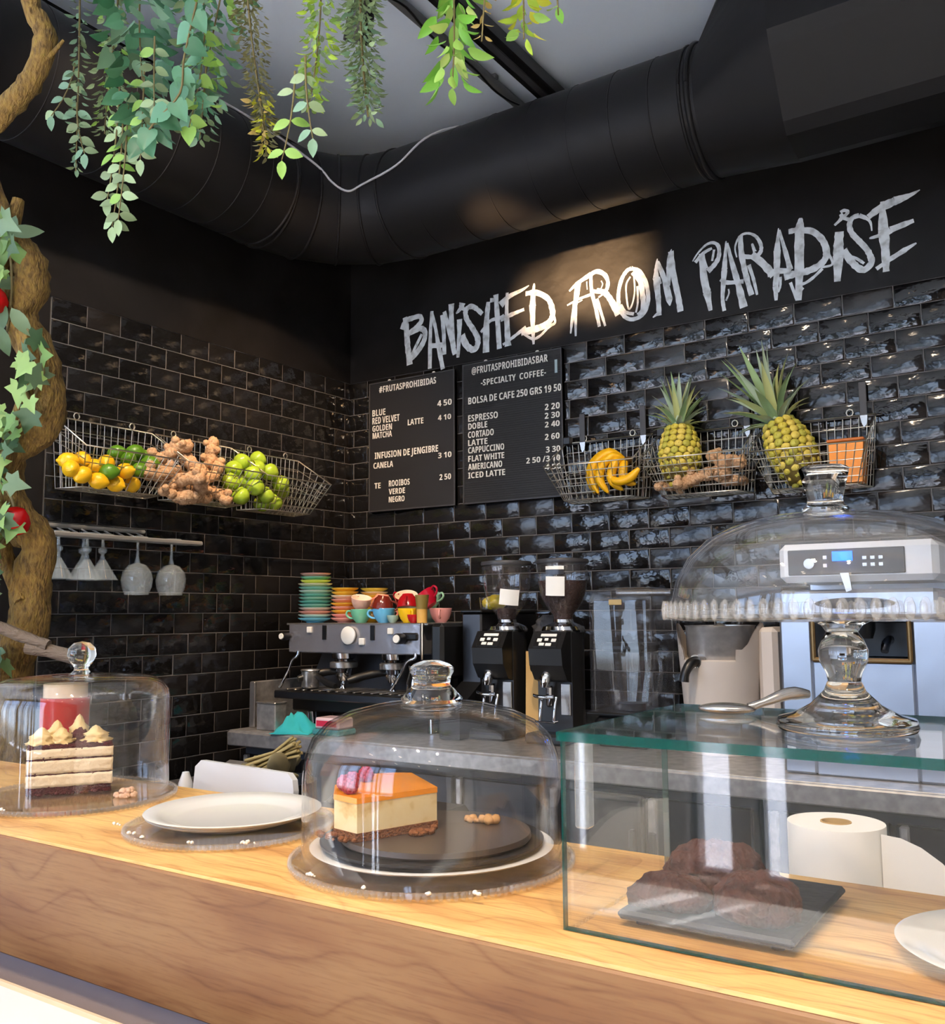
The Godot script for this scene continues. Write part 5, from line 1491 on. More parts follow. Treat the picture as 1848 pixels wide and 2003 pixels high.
# ---------------------------------------------------------------- hanging glasses
func glass_rack() -> void:
	var t := thing("glass_rack", "pale metal glass rack on the side wall with stemware hanging from it", "rack", Vector3(0.0, 1.578, 0.0))
	mat("rack_metal", Color(0.58, 0.57, 0.55), 0.4, 0.3)
	part(t, "front_rail", boxm(Vector3(0.035, 0.016, 0.60), 0.004, Vector3(0.150, 0.010, 1.305)), M.rack_metal)
	part(t, "middle_rail", boxm(Vector3(0.028, 0.012, 0.60), 0.004, Vector3(0.085, 0.012, 1.305)), M.rack_metal)
	part(t, "wall_rail", boxm(Vector3(0.022, 0.014, 0.42), 0.004, Vector3(0.022, 0.050, 1.365)), M.rack_metal)
	for k in 9: part(t, "peg", tubem([Vector3(0.022, 0.045, 1.19 + k * 0.045), Vector3(0.10, 0.015, 1.19 + k * 0.045)], 0.003, 6), M.rack_metal)
	# upside down: y = 0 at the foot on top, bowl hangs below
	var wine_foot := lathem(v2([0.0, 0.0, 0.034, 0.001, 0.034, 0.003, 0.008, 0.006, 0.0, 0.006]), 28)
	var wine_stem := lathem(v2([0.0, -0.088, 0.010, -0.088, 0.0055, -0.07, 0.0042, -0.03, 0.006, -0.004, 0.010, 0.001, 0.0, 0.001]), 16)
	var wine_bowl := lathem(v2([0.040, -0.200, 0.050, -0.172, 0.0535, -0.148, 0.048, -0.118, 0.030, -0.096, 0.008, -0.088, 0.0, -0.087]), 36)
	var mart_stem := lathem(v2([0.0, -0.082, 0.009, -0.080, 0.0055, -0.066, 0.014, -0.058, 0.015, -0.048, 0.006, -0.040, 0.0045, -0.02, 0.008, 0.001, 0.0, 0.001]), 16)
	var mart_bowl := lathem(v2([0.052, -0.152, 0.050, -0.149, 0.010, -0.082, 0.0, -0.080]), 36)
	for g in [[1.253, "balloon wine glass hanging upside down from the rack, beside the martini glasses"], [1.108, "balloon wine glass hanging upside down at the end of the rack nearest the corner"]]:
		var o := thing("wine_glass", g[1], "wine glass", Vector3(0.118, 1.5975, g[0]), "glasses hanging from the rack")
		part(o, "foot", wine_foot, M.hanging_glass); part(o, "stem", wine_stem, M.hanging_glass); part(o, "bowl", wine_bowl, M.hanging_glass)
	for g in [[1.556, 0.118, "martini glass hanging upside down alone, nearest the tree"], [1.452, 0.118, "martini glass hanging upside down, first of the three close together"], [1.425, 0.058, "martini glass hanging upside down, middle of the three close together"], [1.392, 0.118, "martini glass hanging upside down, last of the three close together"]]:
		var o := thing("martini_glass", g[2], "martini glass", Vector3(g[1], 1.5975, g[0]), "glasses hanging from the rack")
		part(o, "foot", wine_foot, M.hanging_glass); part(o, "stem", mart_stem, M.hanging_glass); part(o, "bowl", mart_bowl, M.hanging_glass)

# ---------------------------------------------------------------- cakes under glass
func glass_base(at: Vector3, r: float, label: String) -> void:
	# pressed glass plate with a beaded rim
	var t := thing("glass_cake_plate", label, "plate", at, "pressed glass cake plates on the counter")
	part(t, "plate_body", lathem(v2([0.0, 0.0005, r - 0.012, 0.0005, r - 0.004, 0.003, r, 0.007, r - 0.003, 0.0095, r - 0.012, 0.006, r - 0.018, 0.0055, 0.0, 0.0055]), 72), M.plate_glass)
	var st := mb()
	var n := int(TAU * r / 0.0075)
	for k in n:
		var a := TAU * k / n
		lump(st, Vector3(cos(a) * (r - 0.001), 0.006, sin(a) * (r - 0.001)), Vector3(0.0031, 0.0044, 0.0031), 0.2, 90, k, 7, 5)
	part(t, "beaded_rim", done(st), M.rim_glass).set_meta("kind", "stuff")

func double_wall(outer: Array, th: float) -> Array:
	# closed wall: the outer outline walked up, then its inner twin walked down
	var o := outer.duplicate()
	for i in range(outer.size() - 1, -1, -1):
		var d: Vector2 = (outer[mini(i + 1, outer.size() - 1)] - outer[maxi(i - 1, 0)]).normalized()
		var q: Vector2 = outer[i] + Vector2(-d.y, d.x) * th
		o.append(Vector2(maxf(q.x, 0.0), q.y))
	return o

func frosting(st: SurfaceTool, c: Vector3, r: float, h: float, s: int) -> void:
	# piped rosette: a twisted fluted cone
	var rows := []
	for i in 9:
		var t := i / 8.0
		var ring := []
		for j in 24:
			var a := TAU * j / 24.0
			var f := 1.0 + 0.24 * cos(6.0 * (a + t * 2.6 + s))
			var rr := r * f * (1.0 - pow(t, 1.9)) * (1.0 + 0.13 * sin(t * 16.0))
			ring.append(c + Vector3(cos(a) * rr + 0.12 * r * t * sin(s), h * t, sin(a) * rr))
		rows.append(ring)
	st.set_smooth_group(2)
	for i in 8:
		for j in 24:
			var k := (j + 1) % 24
			quad(st, rows[i][j], rows[i + 1][j], rows[i + 1][k], rows[i][k])

func crumbs(st: SurfaceTool, c: Vector3, spread: Vector2, n: int, size: float, seed_: int) -> void:
	var r := RandomNumberGenerator.new()
	r.seed = seed_
	for k in n:
		var a := r.randf() * TAU
		var d := sqrt(r.randf())
		var s := size * r.randf_range(0.4, 1.2)
		lump(st, c + Vector3(cos(a) * d * spread.x, s * 0.6, sin(a) * d * spread.y), Vector3(s, s * 0.8, s), 0.4, 300, k + seed_, 6, 5)

func cake_domes() -> void:
	mat("plate_glass", Color(0.60, 0.57, 0.52, 0.14), 0.05); M.plate_glass.transparency = BaseMaterial3D.TRANSPARENCY_ALPHA
	mat("rim_glass", Color(0.72, 0.70, 0.66, 0.12), 0.05); M.rim_glass.transparency = BaseMaterial3D.TRANSPARENCY_ALPHA
	mat("red_sponge", Color(0.30, 0.05, 0.06), 0.95); relief(M.red_sponge, noise_tex(0.06, 91, 3, 256), 0.3, 18.0)
	mat("cream_filling", Color(0.88, 0.80, 0.66), 0.6); relief(M.cream_filling, noise_tex(0.03, 92, 3, 256), 0.1, 12.0)
	mat("piped_cream", Color(0.90, 0.78, 0.54), 0.55)
	mat("pale_crumb", Color(0.86, 0.70, 0.58), 0.9)
	# left dome: tall straight walls, ball knob, layer cake
	var c := Vector3(1.59, TOP, 2.455)
	glass_base(c, 0.146, "pressed glass plate under the layer cake dome")
	var t := thing("cake_dome", "tall straight glass cake dome with a ball knob over the layer cake", "cake dome", c + Vector3(0, 0.0105, 0), "glass cake domes")
	var wall := v2([0.134, 0.0, 0.134, 0.135, 0.131, 0.152, 0.122, 0.165, 0.105, 0.173, 0.06, 0.177, 0.018, 0.179])
	part(t, "glass_wall", lathem(double_wall(wall, 0.003), 72, 50.0), M.clear_glass)
	part(t, "ball_knob", lathem(v2([0.0, 0.176, 0.017, 0.178, 0.011, 0.184, 0.010, 0.188, 0.017, 0.196, 0.0215, 0.207, 0.020, 0.218, 0.012, 0.226, 0.0, 0.2285]), 30, 60.0), M.thick_glass)
	# layer cake: front edge runs from f to g
	var cake := thing("layer_cake", "slab of red velvet layer cake with piped cream under the tall dome", "cake", Vector3(1.536, TOP + 0.006, 2.507))
	var ex := Vector3(0.545, 0, -0.838)
	var ez := Vector3(-0.838, 0, -0.545)
	var b := Basis(ex, Vector3.UP, -ez)      # local x along the front, local -z into the slab
	cake.basis = b
	var W := 0.124
	var D := 0.068
	var y := 0.0
	for l in [["sponge_layer", 0.0, 0.012, "red_sponge"], ["cream_layer", 0.012, 0.028, "cream_filling"], ["sponge_layer", 0.028, 0.032, "red_sponge"], ["cream_layer", 0.032, 0.050, "cream_filling"], ["sponge_layer", 0.050, 0.055, "red_sponge"], ["cream_layer", 0.055, 0.067, "cream_filling"], ["sponge_layer", 0.067, 0.074, "red_sponge"]]:
		var inset := 0.0015 if l[0] == "sponge_layer" else 0.0
		var sp: bool = l[0] == "sponge_layer"
		part(cake, l[0], rough_boxm(Vector3(W / 2, (l[1] + l[2]) / 2, -D / 2), Vector3(W - inset * 2, l[2] - l[1] + 0.002, D - inset * 2), 0.004, 0.0042 if sp else 0.0022, 160.0 if sp else 90.0, int(l[1] * 1000)), M[l[3]])
	for p in [[0.020, -0.020, 0.019, 0.027, 0], [0.047, -0.022, 0.018, 0.025, 1], [0.040, -0.048, 0.017, 0.034, 2], [0.074, -0.046, 0.016, 0.042, 3], [0.100, -0.022, 0.020, 0.026, 4]]:
		var st := mb()
		frosting(st, Vector3(p[0], 0.074, p[1]), p[2], p[3], p[4])
		part(cake, "cream_rosette", done(st), M.piped_cream)
	var rc := mb()
	lump(rc, Vector3(0.074, 0.078, -0.038), Vector3(0.014, 0.018, 0.012), 0.2, 60, 3, 12, 8)
	crumbs(rc, Vector3(W / 2, 0.073, -D / 2), Vector2(W * 0.46, D * 0.46), 90, 0.003, 5)
	crumbs(rc, Vector3(W / 2, 0.0, 0.004), Vector2(W * 0.5, 0.008), 40, 0.003, 6)
	part(cake, "red_crumbs", done(rc), M.red_sponge).set_meta("kind", "stuff")
	var heap := mb()
	crumbs(heap, Vector3(0, 0.0, 0), Vector2(0.016, 0.013), 40, 0.0045, 8)
	crumbs(heap, Vector3(0, 0.006, 0), Vector2(0.010, 0.009), 30, 0.0045, 9)
	tag(part(self, "cake_crumbs", done(heap), M.pale_crumb, T(1.668, TOP + 0.006, 2.425)), "little heap of pink cake crumbs beside the layer cake", "crumbs", "", "stuff")

	# middle dome: low rounded shoulder, pressed knob, cheesecake
	c = Vector3(2.268, TOP, 2.462)
	glass_base(c, 0.160, "pressed glass plate under the cheesecake dome")
	var pl := plate(c + Vector3(0, 0.006, 0), 0.1375, "white plate under the black boards in the cheesecake dome")
	var ring := thing("cake_board", "dark round cake board with a raised rim inside the cheesecake dome", "cake board", c + Vector3(0, 0.0205, 0))
	part(ring, "board_disc", lathem(v2([0.0, 0.0, 0.118, 0.0, 0.126, 0.004, 0.1265, 0.0065, 0.124, 0.0070, 0.119, 0.0045, 0.0, 0.0045]), 64), M.board_black)
	mat("board_brown", Color(0.30, 0.25, 0.21), 0.4)
	var disc := thing("slate_disc", "brown round serving slate carrying the cheesecake", "slate", c + Vector3(0.004, 0.0255, -0.002))
	part(disc, "slate_plate", lathem(v2([0.0, 0.0, 0.105, 0.0, 0.108, 0.003, 0.107, 0.0085, 0.0, 0.0085]), 64), M.board_brown)
	t = thing("cake_dome", "round-shouldered glass cake dome with a pressed knob over the cheesecake", "cake dome", c + Vector3(0, 0.0105, 0), "glass cake domes")
	wall = v2([0.1465, 0.0, 0.1465, 0.085, 0.144, 0.108, 0.136, 0.129, 0.120, 0.145, 0.095, 0.157, 0.060, 0.165, 0.030, 0.168])
	part(t, "glass_wall", lathem(double_wall(wall, 0.003), 80, 50.0), M.clear_glass)
	part(t, "knob", lathem(v2([0.0, 0.165, 0.034, 0.167, 0.036, 0.171, 0.030, 0.177, 0.026, 0.182, 0.021, 0.187, 0.0225, 0.196, 0.0255, 0.201, 0.0255, 0.206, 0.021, 0.210, 0.010, 0.214, 0.0, 0.2145]), 40, 60.0), M.thick_glass)
	# cheesecake wedge with glaze and raspberries
	mat("cheesecake", Color(0.92, 0.84, 0.66), 0.7); skin(M.cheesecake, noise_tex(0.012, 95, 4, 256, [[0.0, Color(0.80, 0.66, 0.45)], [0.4, Color(0.98, 0.95, 0.88)], [1.0, Color(1, 1, 1)]]), 9.0)
	mat("biscuit", Color(0.50, 0.29, 0.13), 0.95); relief(M.biscuit, noise_tex(0.05, 96, 3, 256), 0.35, 16.0)
	mat("mango_glaze", Color(0.93, 0.56, 0.03), 0.10)
	mat("raspberry", Color(0.62, 0.08, 0.16), 0.5)
	var ck := thing("cheesecake_slice", "thick cheesecake wedge with orange glaze and raspberries under the middle dome", "cake", Vector3(2.205, TOP + 0.0345, 2.46))
	var outline := [Vector2(-0.010, 0.086), Vector2(0.030, 0.094), Vector2(0.064, -0.006)]
	for k in 6:
		var u := k / 5.0
		var p := Vector2(-0.020, -0.068).lerp(Vector2(-0.062, -0.020), u) + Vector2(-0.006, -0.006) * sin(PI * u)
		outline.append(p)
	outline.append(Vector2(-0.045, 0.045))
	var flat := Transform3D(Basis(Vector3(1, 0, 0), Vector3(0, 0, 1), Vector3(0, 1, 0)), Vector3.ZERO)   # outline (x, z), thickness up
	var grown := func(k: float) -> Array: return outline.map(func(v): return (v - Vector2(0.0, 0.01)) * k + Vector2(0.0, 0.01))
	part(ck, "biscuit_base", prismm(grown.call(1.02), 0.009, flat), M.biscuit)
	part(ck, "filling", prismm(outline, 0.031, flat.translated(Vector3(0, 0.009, 0))), M.cheesecake)
	part(ck, "glaze", prismm(grown.call(1.01), 0.006, flat.translated(Vector3(0, 0.040, 0))), M.mango_glaze)
	var berry := mb()
	for k in 34:
		var u := (k + 0.5) / 34.0
		var ph := acos(1.0 - 2.0 * u)
		var a := k * 2.39996
		var d := Vector3(sin(ph) * cos(a), cos(ph), sin(ph) * sin(a))
		lump(berry, d * 0.0068, Vector3.ONE * 0.0032, 0.0, 1, 1, 7, 5)
	var bm := done(berry)
	for p in [[-0.012, 0.066], [0.006, 0.078], [-0.018, 0.046], [-0.028, 0.010]]: part(ck, "raspberry", bm, M.raspberry, T(p[0], 0.0545, p[1]))
	var bits := mb()
	crumbs(bits, Vector3(0.066, 0.0, 0.02), Vector2(0.012, 0.02), 26, 0.004, 12)
	crumbs(bits, Vector3(0.0, 0.0, 0.095), Vector2(0.03, 0.008), 20, 0.004, 13)
	part(ck, "biscuit_crumbs", done(bits), M.biscuit).set_meta("kind", "stuff")
	var lumps := mb()
	crumbs(lumps, Vector3(2.284, TOP + 0.0345, 2.405), Vector2(0.008, 0.008), 10, 0.0055, 14)
	crumbs(lumps, Vector3(2.306, TOP + 0.0345, 2.398), Vector2(0.010, 0.008), 12, 0.006, 15)
	tag(part(self, "cake_crumbs", done(lumps), mat("crumb_tan", Color(0.80, 0.60, 0.38), 0.9)), "broken bits of cheesecake on the brown slate", "crumbs", "", "stuff")

func plate(at: Vector3, r: float, label: String, tone := "porcelain") -> Node3D:
	var t := thing("dinner_plate", label, "plate", at, "white plates on the counter")
	part(t, "dish", lathem(v2([0.0, 0.0005, r * 0.60, 0.0005, r * 0.62, 0.003, r * 0.80, 0.006, r - 0.003, 0.0125, r, 0.0145, r - 0.0025, 0.0155, r * 0.80, 0.0105, r * 0.70, 0.0065, r * 0.64, 0.0055, 0.0, 0.0050]), 80, 60.0), M[tone])
	return t

func counter_plates() -> void:
	var c := Vector3(1.945, TOP, 2.468)
	glass_base(c, 0.134, "pressed glass plate under the empty white plates")
	plate(c + Vector3(0, 0.006, 0), 0.108, "white plate under the top one of the empty pair")
	plate(c + Vector3(0.012, 0.0125, 0.006), 0.113, "empty white plate on top of the pair between the domes")
	plate(Vector3(2.857, TOP + 0.0005, 2.472), 0.100, "white plate beside the slate inside the glass case")
	var st := mb()
	for p in [[1.90, 2.592], [2.0, 2.585], [2.055, 2.552], [1.93, 2.597], [2.06, 2.545], [1.84, 2.57], [1.55, 2.594], [1.62, 2.597], [1.50, 2.578], [2.30, 2.617], [2.22, 2.612], [2.36, 2.600], [2.40, 2.575]]:
		crumbs(st, Vector3(p[0], TOP + 0.0095, p[1] - 0.004), Vector2(0.007, 0.002), 4, 0.0022, int(p[0] * 1000))
	tag(part(self, "sugar_crumbs", done(st), mat("sugar", Color(0.93, 0.90, 0.84), 0.7)), "white crumbs scattered round the rims of the glass plates", "crumbs", "", "stuff")

# ---------------------------------------------------------------- glass case with chocolate bread
func showcase() -> void:
	var x0 := 2.506
	var x1 := 3.06
	var z0 := 2.362
	var z1 := 2.590
	var h := 0.164
	var t := thing("glass_case", "open-ended glass display case with green edges holding chocolate bread", "display case", Vector3(0, TOP + 0.0005, 0))
	var th := 0.006
	var f := part(t, "front_pane", boxm(Vector3(x1 - x0, h, th), 0.0, Vector3((x0 + x1) / 2, h / 2, z1 - th / 2)), M.case_glass)
	var l := part(t, "side_pane", boxm(Vector3(th, h, z1 - z0 - th), 0.0, Vector3(x0 + th / 2, h / 2, (z0 + z1 - th) / 2)), M.case_glass)
	part(t, "side_pane", boxm(Vector3(th, h, z1 - z0 - th), 0.0, Vector3(x1 - th / 2, h / 2, (z0 + z1 - th) / 2)), M.case_glass)
	var tp := part(t, "top_pane", boxm(Vector3(x1 - x0 + 0.004, 0.008, z1 + 0.004 - 2.300), 0.0, Vector3((x0 + x1) / 2, h + 0.004, (2.300 + z1 + 0.004) / 2)), M.case_glass)
	# green cut edges
	part(tp, "cut_edge", boxm(Vector3(x1 - x0 + 0.006, 0.0082, 0.0016), 0.0, Vector3((x0 + x1) / 2, h + 0.004, z1 + 0.0050)), M.case_edge)
	part(tp, "cut_edge", boxm(Vector3(0.0016, 0.0082, z1 - 2.300), 0.0, Vector3(x0 - 0.0030, h + 0.004, (2.300 + z1) / 2)), M.case_edge)
	part(tp, "cut_edge", boxm(Vector3(x1 - x0, 0.0082, 0.0016), 0.0, Vector3((x0 + x1) / 2, h + 0.004, 2.2992)), M.case_edge)
	part(l, "cut_edge", boxm(Vector3(0.0062, h, 0.0016), 0.0, Vector3(x0 + th / 2, h / 2, z0 - 0.0010)), M.case_edge)
	part(f, "cut_edge", boxm(Vector3(0.0016, h, 0.0062), 0.0, Vector3(x0 - 0.0010, h / 2, z1 - th / 2)), M.case_edge)
	part(f, "cut_edge", boxm(Vector3(x1 - x0, 0.0016, 0.0062), 0.0, Vector3((x0 + x1) / 2, 0.0010, z1 - th / 2 + 0.0002)), M.case_edge)
	part(t, "corner_clip", boxm(Vector3(0.014, 0.075, 0.014), 0.002, Vector3(x0 + 0.014, h - 0.040, z1 - 0.014)), mat("clear_clip", Color(0.75, 0.78, 0.78, 0.25), 0.1))
	M.clear_clip.transparency = BaseMaterial3D.TRANSPARENCY_ALPHA
	# slate board
	var s := thing("slate_board", "rectangular black slate board under the chocolate bread", "slate", Vector3(2.617, TOP + 0.0008, 2.463))
	part(s, "board_plate", boxm(Vector3(0.156, 0.008, 0.184), 0.003, Vector3(0, 0.0095, 0)), M.slate)
	for q in [[-1, -1], [1, -1], [-1, 1], [1, 1]]: part(s, "foot", lathem(v2([0.0, 0.0, 0.006, 0.0, 0.006, 0.0055, 0.0, 0.0055]), 10, 40.0, T(q[0] * 0.06, 0, q[1] * 0.075)), M.black_plastic)
	# chocolate bread: cracked crust, three pieces
	mat("chocolate_crust", Color(0.34, 0.19, 0.14), 0.9)
	skin(M.chocolate_crust, noise_tex(0.02, 101, 4, 256, [[0.0, Color(0.55, 0.5, 0.5)], [0.35, Color(0.9, 0.88, 0.86)], [1.0, Color(1.0, 1.0, 1.0)]]), 12.0)
	relief(M.chocolate_crust, noise_tex(0.02, 102, 4, 256, [], FastNoiseLite.TYPE_CELLULAR), 1.0, 9.0)
	var y := TOP + 0.0145
	for p in [["small end piece of cracked chocolate bread, at the left of the slate", Vector3(2.578, y, 2.521), Vector3(0.040, 0.020, 0.022), 8, 3], ["domed middle piece of cracked chocolate bread on the slate", Vector3(2.600, y, 2.466), Vector3(0.046, 0.034, 0.030), 18, 4], ["long sloping piece of cracked chocolate bread, at the right of the slate", Vector3(2.652, y, 2.508), Vector3(0.036, 0.026, 0.038), 30, 7]]:
		var st := mb()
		lump(st, Vector3(0, p[2].y * 0.45, 0), p[2], 0.22, 38, p[4], 40, 24, Basis.IDENTITY, -0.45)
		solo("chocolate_bread", done(st), M.chocolate_crust, p[0], "bread", T(p[1].x, p[1].y, p[1].z, turned(0, p[3], 0)), "chocolate bread on the slate")
	# spoon lying on the case
	var sp := thing("steel_scoop", "steel spoon lying across the back of the glass case top", "spoon", Vector3(2.585, TOP + h + 0.0088, 2.375))
	var bowl := mb()
	lump(bowl, Vector3(0, 0.005, 0), Vector3(0.030, 0.006, 0.016), 0.0, 1, 1, 20, 10)
	part(sp, "bowl", done(bowl), M.dull_chrome)
	part(sp, "handle", tubem(smooth(v3([0.022, 0.006, -0.004, 0.040, 0.013, -0.012, 0.060, 0.020, -0.026, 0.078, 0.019, -0.038]), 4), [0.005, 0.004, 0.006, 0.007, 0.004], 10), M.dull_chrome)
	sp.rotation.y = deg_to_rad(8)

func cake_stand() -> void:
	var c := Vector3(2.722, TOP + 0.1735, 2.458)
	var t := thing("cake_stand", "pressed glass pedestal cake stand on top of the display case", "cake stand", c)
	part(t, "foot", lathem(v2([0.0, 0.0, 0.058, 0.0, 0.060, 0.004, 0.058, 0.010, 0.046, 0.013, 0.030, 0.022, 0.018, 0.034, 0.0145, 0.042, 0.0, 0.042]), 56, 60.0), M.thick_glass)
	part(t, "stem", lathem(v2([0.0, 0.0425, 0.0140, 0.0425, 0.0155, 0.050, 0.0205, 0.060, 0.0215, 0.070, 0.0175, 0.080, 0.0135, 0.086, 0.0175, 0.092, 0.026, 0.0965, 0.0, 0.0965]), 48, 60.0), M.thick_glass)
	part(t, "plate", lathem(v2([0.0, 0.097, 0.150, 0.097, 0.157, 0.100, 0.157, 0.103, 0.150, 0.1025, 0.0, 0.1025]), 80), M.plate_glass)
	var st := mb()
	var n := 84
	for k in n:
		var a := TAU * k / n
		var b := Basis(Vector3.UP, -a)
		lump(st, Vector3(cos(a) * 0.157, 0.1065, sin(a) * 0.157), Vector3(0.0022, 0.0090, 0.0046), 0.05, 90, k, 8, 6, b)
	part(t, "scalloped_rim", done(st), M.rim_glass).set_meta("kind", "stuff")
	var d := thing("cake_dome", "wide empty glass dome with a flared knob on the pedestal stand", "cake dome", c + Vector3(-0.004, 0.1030, 0.003), "glass cake domes")
	var wall := v2([0.146, 0.0, 0.1455, 0.010, 0.141, 0.030, 0.130, 0.051, 0.112, 0.068, 0.088, 0.080, 0.060, 0.0875, 0.022, 0.0915])
	part(d, "glass_wall", lathem(double_wall(wall, 0.003), 80, 50.0), M.clear_glass)
	part(d, "knob", lathem(v2([0.0, 0.0895, 0.020, 0.090, 0.021, 0.0945, 0.0165, 0.099, 0.0155, 0.103, 0.0215, 0.126, 0.0225, 0.131, 0.019, 0.1335, 0.0, 0.134]), 12, 50.0, T(-0.004, 0, 0.003)), M.thick_glass)

func behind_counter() -> void:
	var y := 0.8105
	var r := thing("paper_roll", "large white paper towel roll behind the glass case", "paper roll", Vector3(2.612, y, 2.045))
	part(r, "roll", lathem(v2([0.0195, 0.0, 0.060, 0.0, 0.0605, 0.002, 0.0605, 0.243, 0.060, 0.245, 0.0195, 0.245, 0.0195, 0.0]), 56), M.paper)
	part(r, "core", lathem(v2([0.0175, 0.001, 0.0192, 0.001, 0.0192, 0.246, 0.0175, 0.246, 0.0175, 0.001]), 28), M.card)
	var st := mb()
	st.set_smooth_group(1)
	for k in 8:
		var a := Vector3(0.058 + k * 0.022, 0, 0.020 - 0.05 * sin(k * 0.34) * 0.3)
		var b := Vector3(0.058 + (k + 1) * 0.022, 0, 0.020 - 0.05 * sin((k + 1) * 0.34) * 0.3)
		var h0 := 0.240 - 0.0032 * k * k
		var h1 := 0.240 - 0.0032 * (k + 1) * (k + 1)
		for o in [0.0, 0.0006]: face(st, [a + Vector3(0, 0.002, o), b + Vector3(0, 0.002, o), b + Vector3(0, h1, o), a + Vector3(0, h0, o)], Vector3(0, 0, 1))
	part(r, "loose_sheet", done(st), M.paper)
	# white dish on edge, garnish bowl and clutter behind the plates
	var d := thing("white_tray", "white rectangular tray standing on edge behind the empty plates", "tray", Vector3(1.675, y, 2.215))
	var o := []
	for q in [[-0.118, 0.0], [0.128, 0.0], [0.128, 0.235], [0.124, 0.252], [0.112, 0.262], [-0.098, 0.262], [-0.112, 0.250]]: o.append(Vector2(q[0], q[1]))
	part(d, "tray_body", prismm(o, 0.012, T(0, 0, 0, turned(-4, 0, -1.2))), M.white_plastic)
	var g := thing("garnish_bowl", "dark bowl of dried citrus and herbs on the work shelf", "bowl", Vector3(1.56, y, 2.02))
	part(g, "bowl", lathem(v2([0.0, 0.0, 0.05, 0.0, 0.075, 0.06, 0.09, 0.20, 0.086, 0.20, 0.07, 0.07, 0.0, 0.02]), 32), M.black_plastic)
	mat("dried_peel", Color(0.46, 0.42, 0.30), 0.9)
	var pile := mb()
	for k in 9:
		var a := k * 2.4
		lump(pile, Vector3(cos(a) * 0.04, 0.21 + 0.012 * (k % 3), sin(a) * 0.04), Vector3(0.030, 0.010, 0.022), 0.3, 60, k, 12, 7, turned(k * 25, k * 40, k * 15))
	part(g, "dried_garnish", done(pile), M.dried_peel).set_meta("kind", "stuff")
	solo("herb_bundle", tied_bundle(), mat("dried_herb", Color(0.62, 0.55, 0.36), 0.9), "bundle of dried herb stalks lying on the garnish bowl", "herbs", T(1.585, y + 0.248, 2.03, turned(0, 20, 24)))
	var om := thing("orange_squeeze_bottle", "orange squeeze bottle at the end of the white tray", "bottle", Vector3(1.515, y, 2.185))
	part(om, "body", lathem(v2([0.0, 0.0, 0.026, 0.0, 0.028, 0.006, 0.028, 0.17, 0.020, 0.19, 0.012, 0.20, 0.0, 0.20]), 22), glazed(Color(0.80, 0.46, 0.08)))
	part(om, "cap", lathem(v2([0.0, 0.198, 0.013, 0.198, 0.013, 0.215, 0.006, 0.235, 0.0, 0.236]), 16), M.white_plastic)
	var bk := thing("cash_drawer", "black box with cables on the work shelf beside the white tray", "box", Vector3(1.90, y, 2.10))
	part(bk, "body", boxm(Vector3(0.24, 0.20, 0.18), 0.008, Vector3(0, 0.1, 0)), M.black_plastic)
	part(bk, "cable_loop", tubem(smooth(v3([-0.09, 0.20, 0.03, -0.06, 0.235, 0.0, 0.0, 0.225, 0.04, 0.05, 0.24, -0.01, 0.10, 0.205, 0.02]), 4), 0.006, 6), M.black_plastic)
	var jar := thing("red_jar", "red tin with a cream lid on the work shelf behind the layer cake dome", "jar", Vector3(1.165, y, 2.20))
	part(jar, "body", lathem(v2([0.0, 0.0, 0.046, 0.0, 0.047, 0.004, 0.047, 0.355, 0.0, 0.355]), 30), glazed(Color(0.70, 0.06, 0.10)))
	part(jar, "lid", lathem(v2([0.0, 0.3555, 0.042, 0.3555, 0.042, 0.382, 0.0, 0.384]), 30), glazed(Color(0.82, 0.74, 0.62)))

func tied_bundle() -> ArrayMesh:
	var st := mb()
	for k in 12:
		var a := k * 2.4
		var o := Vector3(0, sin(a), cos(a)) * 0.009 * sqrt(k / 12.0)
		tube(st, [Vector3(-0.06, 0, 0) + o * 2.0, o, Vector3(0.05, 0, 0) + o * 2.4], 0.0032, 5)
	return done(st)

# ---------------------------------------------------------------- gnarled tree with ivy, and the hanging garlands
func leaf_shape(length: float, wide: float, droop: float, tip := 0.35, fold := 0.18, n := 5) -> ArrayMesh:
	# pointed oval leaf from the stalk at the origin along +y, upper face towards +z
	var st := mb()
	var rows := []
	for i in n + 1:
		var t := float(i) / n
		var w := wide * pow(sin(PI * pow(t, lerpf(0.55, 1.0, tip))), 0.85) if i > 0 and i < n else 0.0
		var c := Vector3(0, length * t, -droop * length * t * t)
		rows.append([c + Vector3(-w / 2, 0, fold * w), c, c + Vector3(w / 2, 0, fold * w)])
	st.set_smooth_group(1)
	for i in n:
		for k in 2:
			if i == 0: tri(st, rows[0][1], rows[1][k + 1], rows[1][k])
			elif i == n - 1: tri(st, rows[i][k], rows[i][k + 1], rows[n][1])
			else: quad(st, rows[i][k], rows[i][k + 1], rows[i + 1][k + 1], rows[i + 1][k])
	return done(st)

func heart_leaf(s: float) -> ArrayMesh:
	var o := v2([0.0, 0.04, -0.20, -0.06, -0.40, 0.04, -0.47, 0.26, -0.40, 0.52, -0.22, 0.80, 0.0, 1.08, 0.22, 0.80, 0.40, 0.52, 0.47, 0.26, 0.40, 0.04, 0.20, -0.06])
	return dished(o, s, 0.20)

func ivy_leaf(s: float) -> ArrayMesh:
	var o := v2([0.0, 0.05, -0.16, -0.12, -0.42, -0.10, -0.36, 0.12, -0.60, 0.34, -0.28, 0.46, 0.0, 1.0, 0.28, 0.46, 0.60, 0.34, 0.36, 0.12, 0.42, -0.10, 0.16, -0.12])
	return dished(o, s, 0.22)

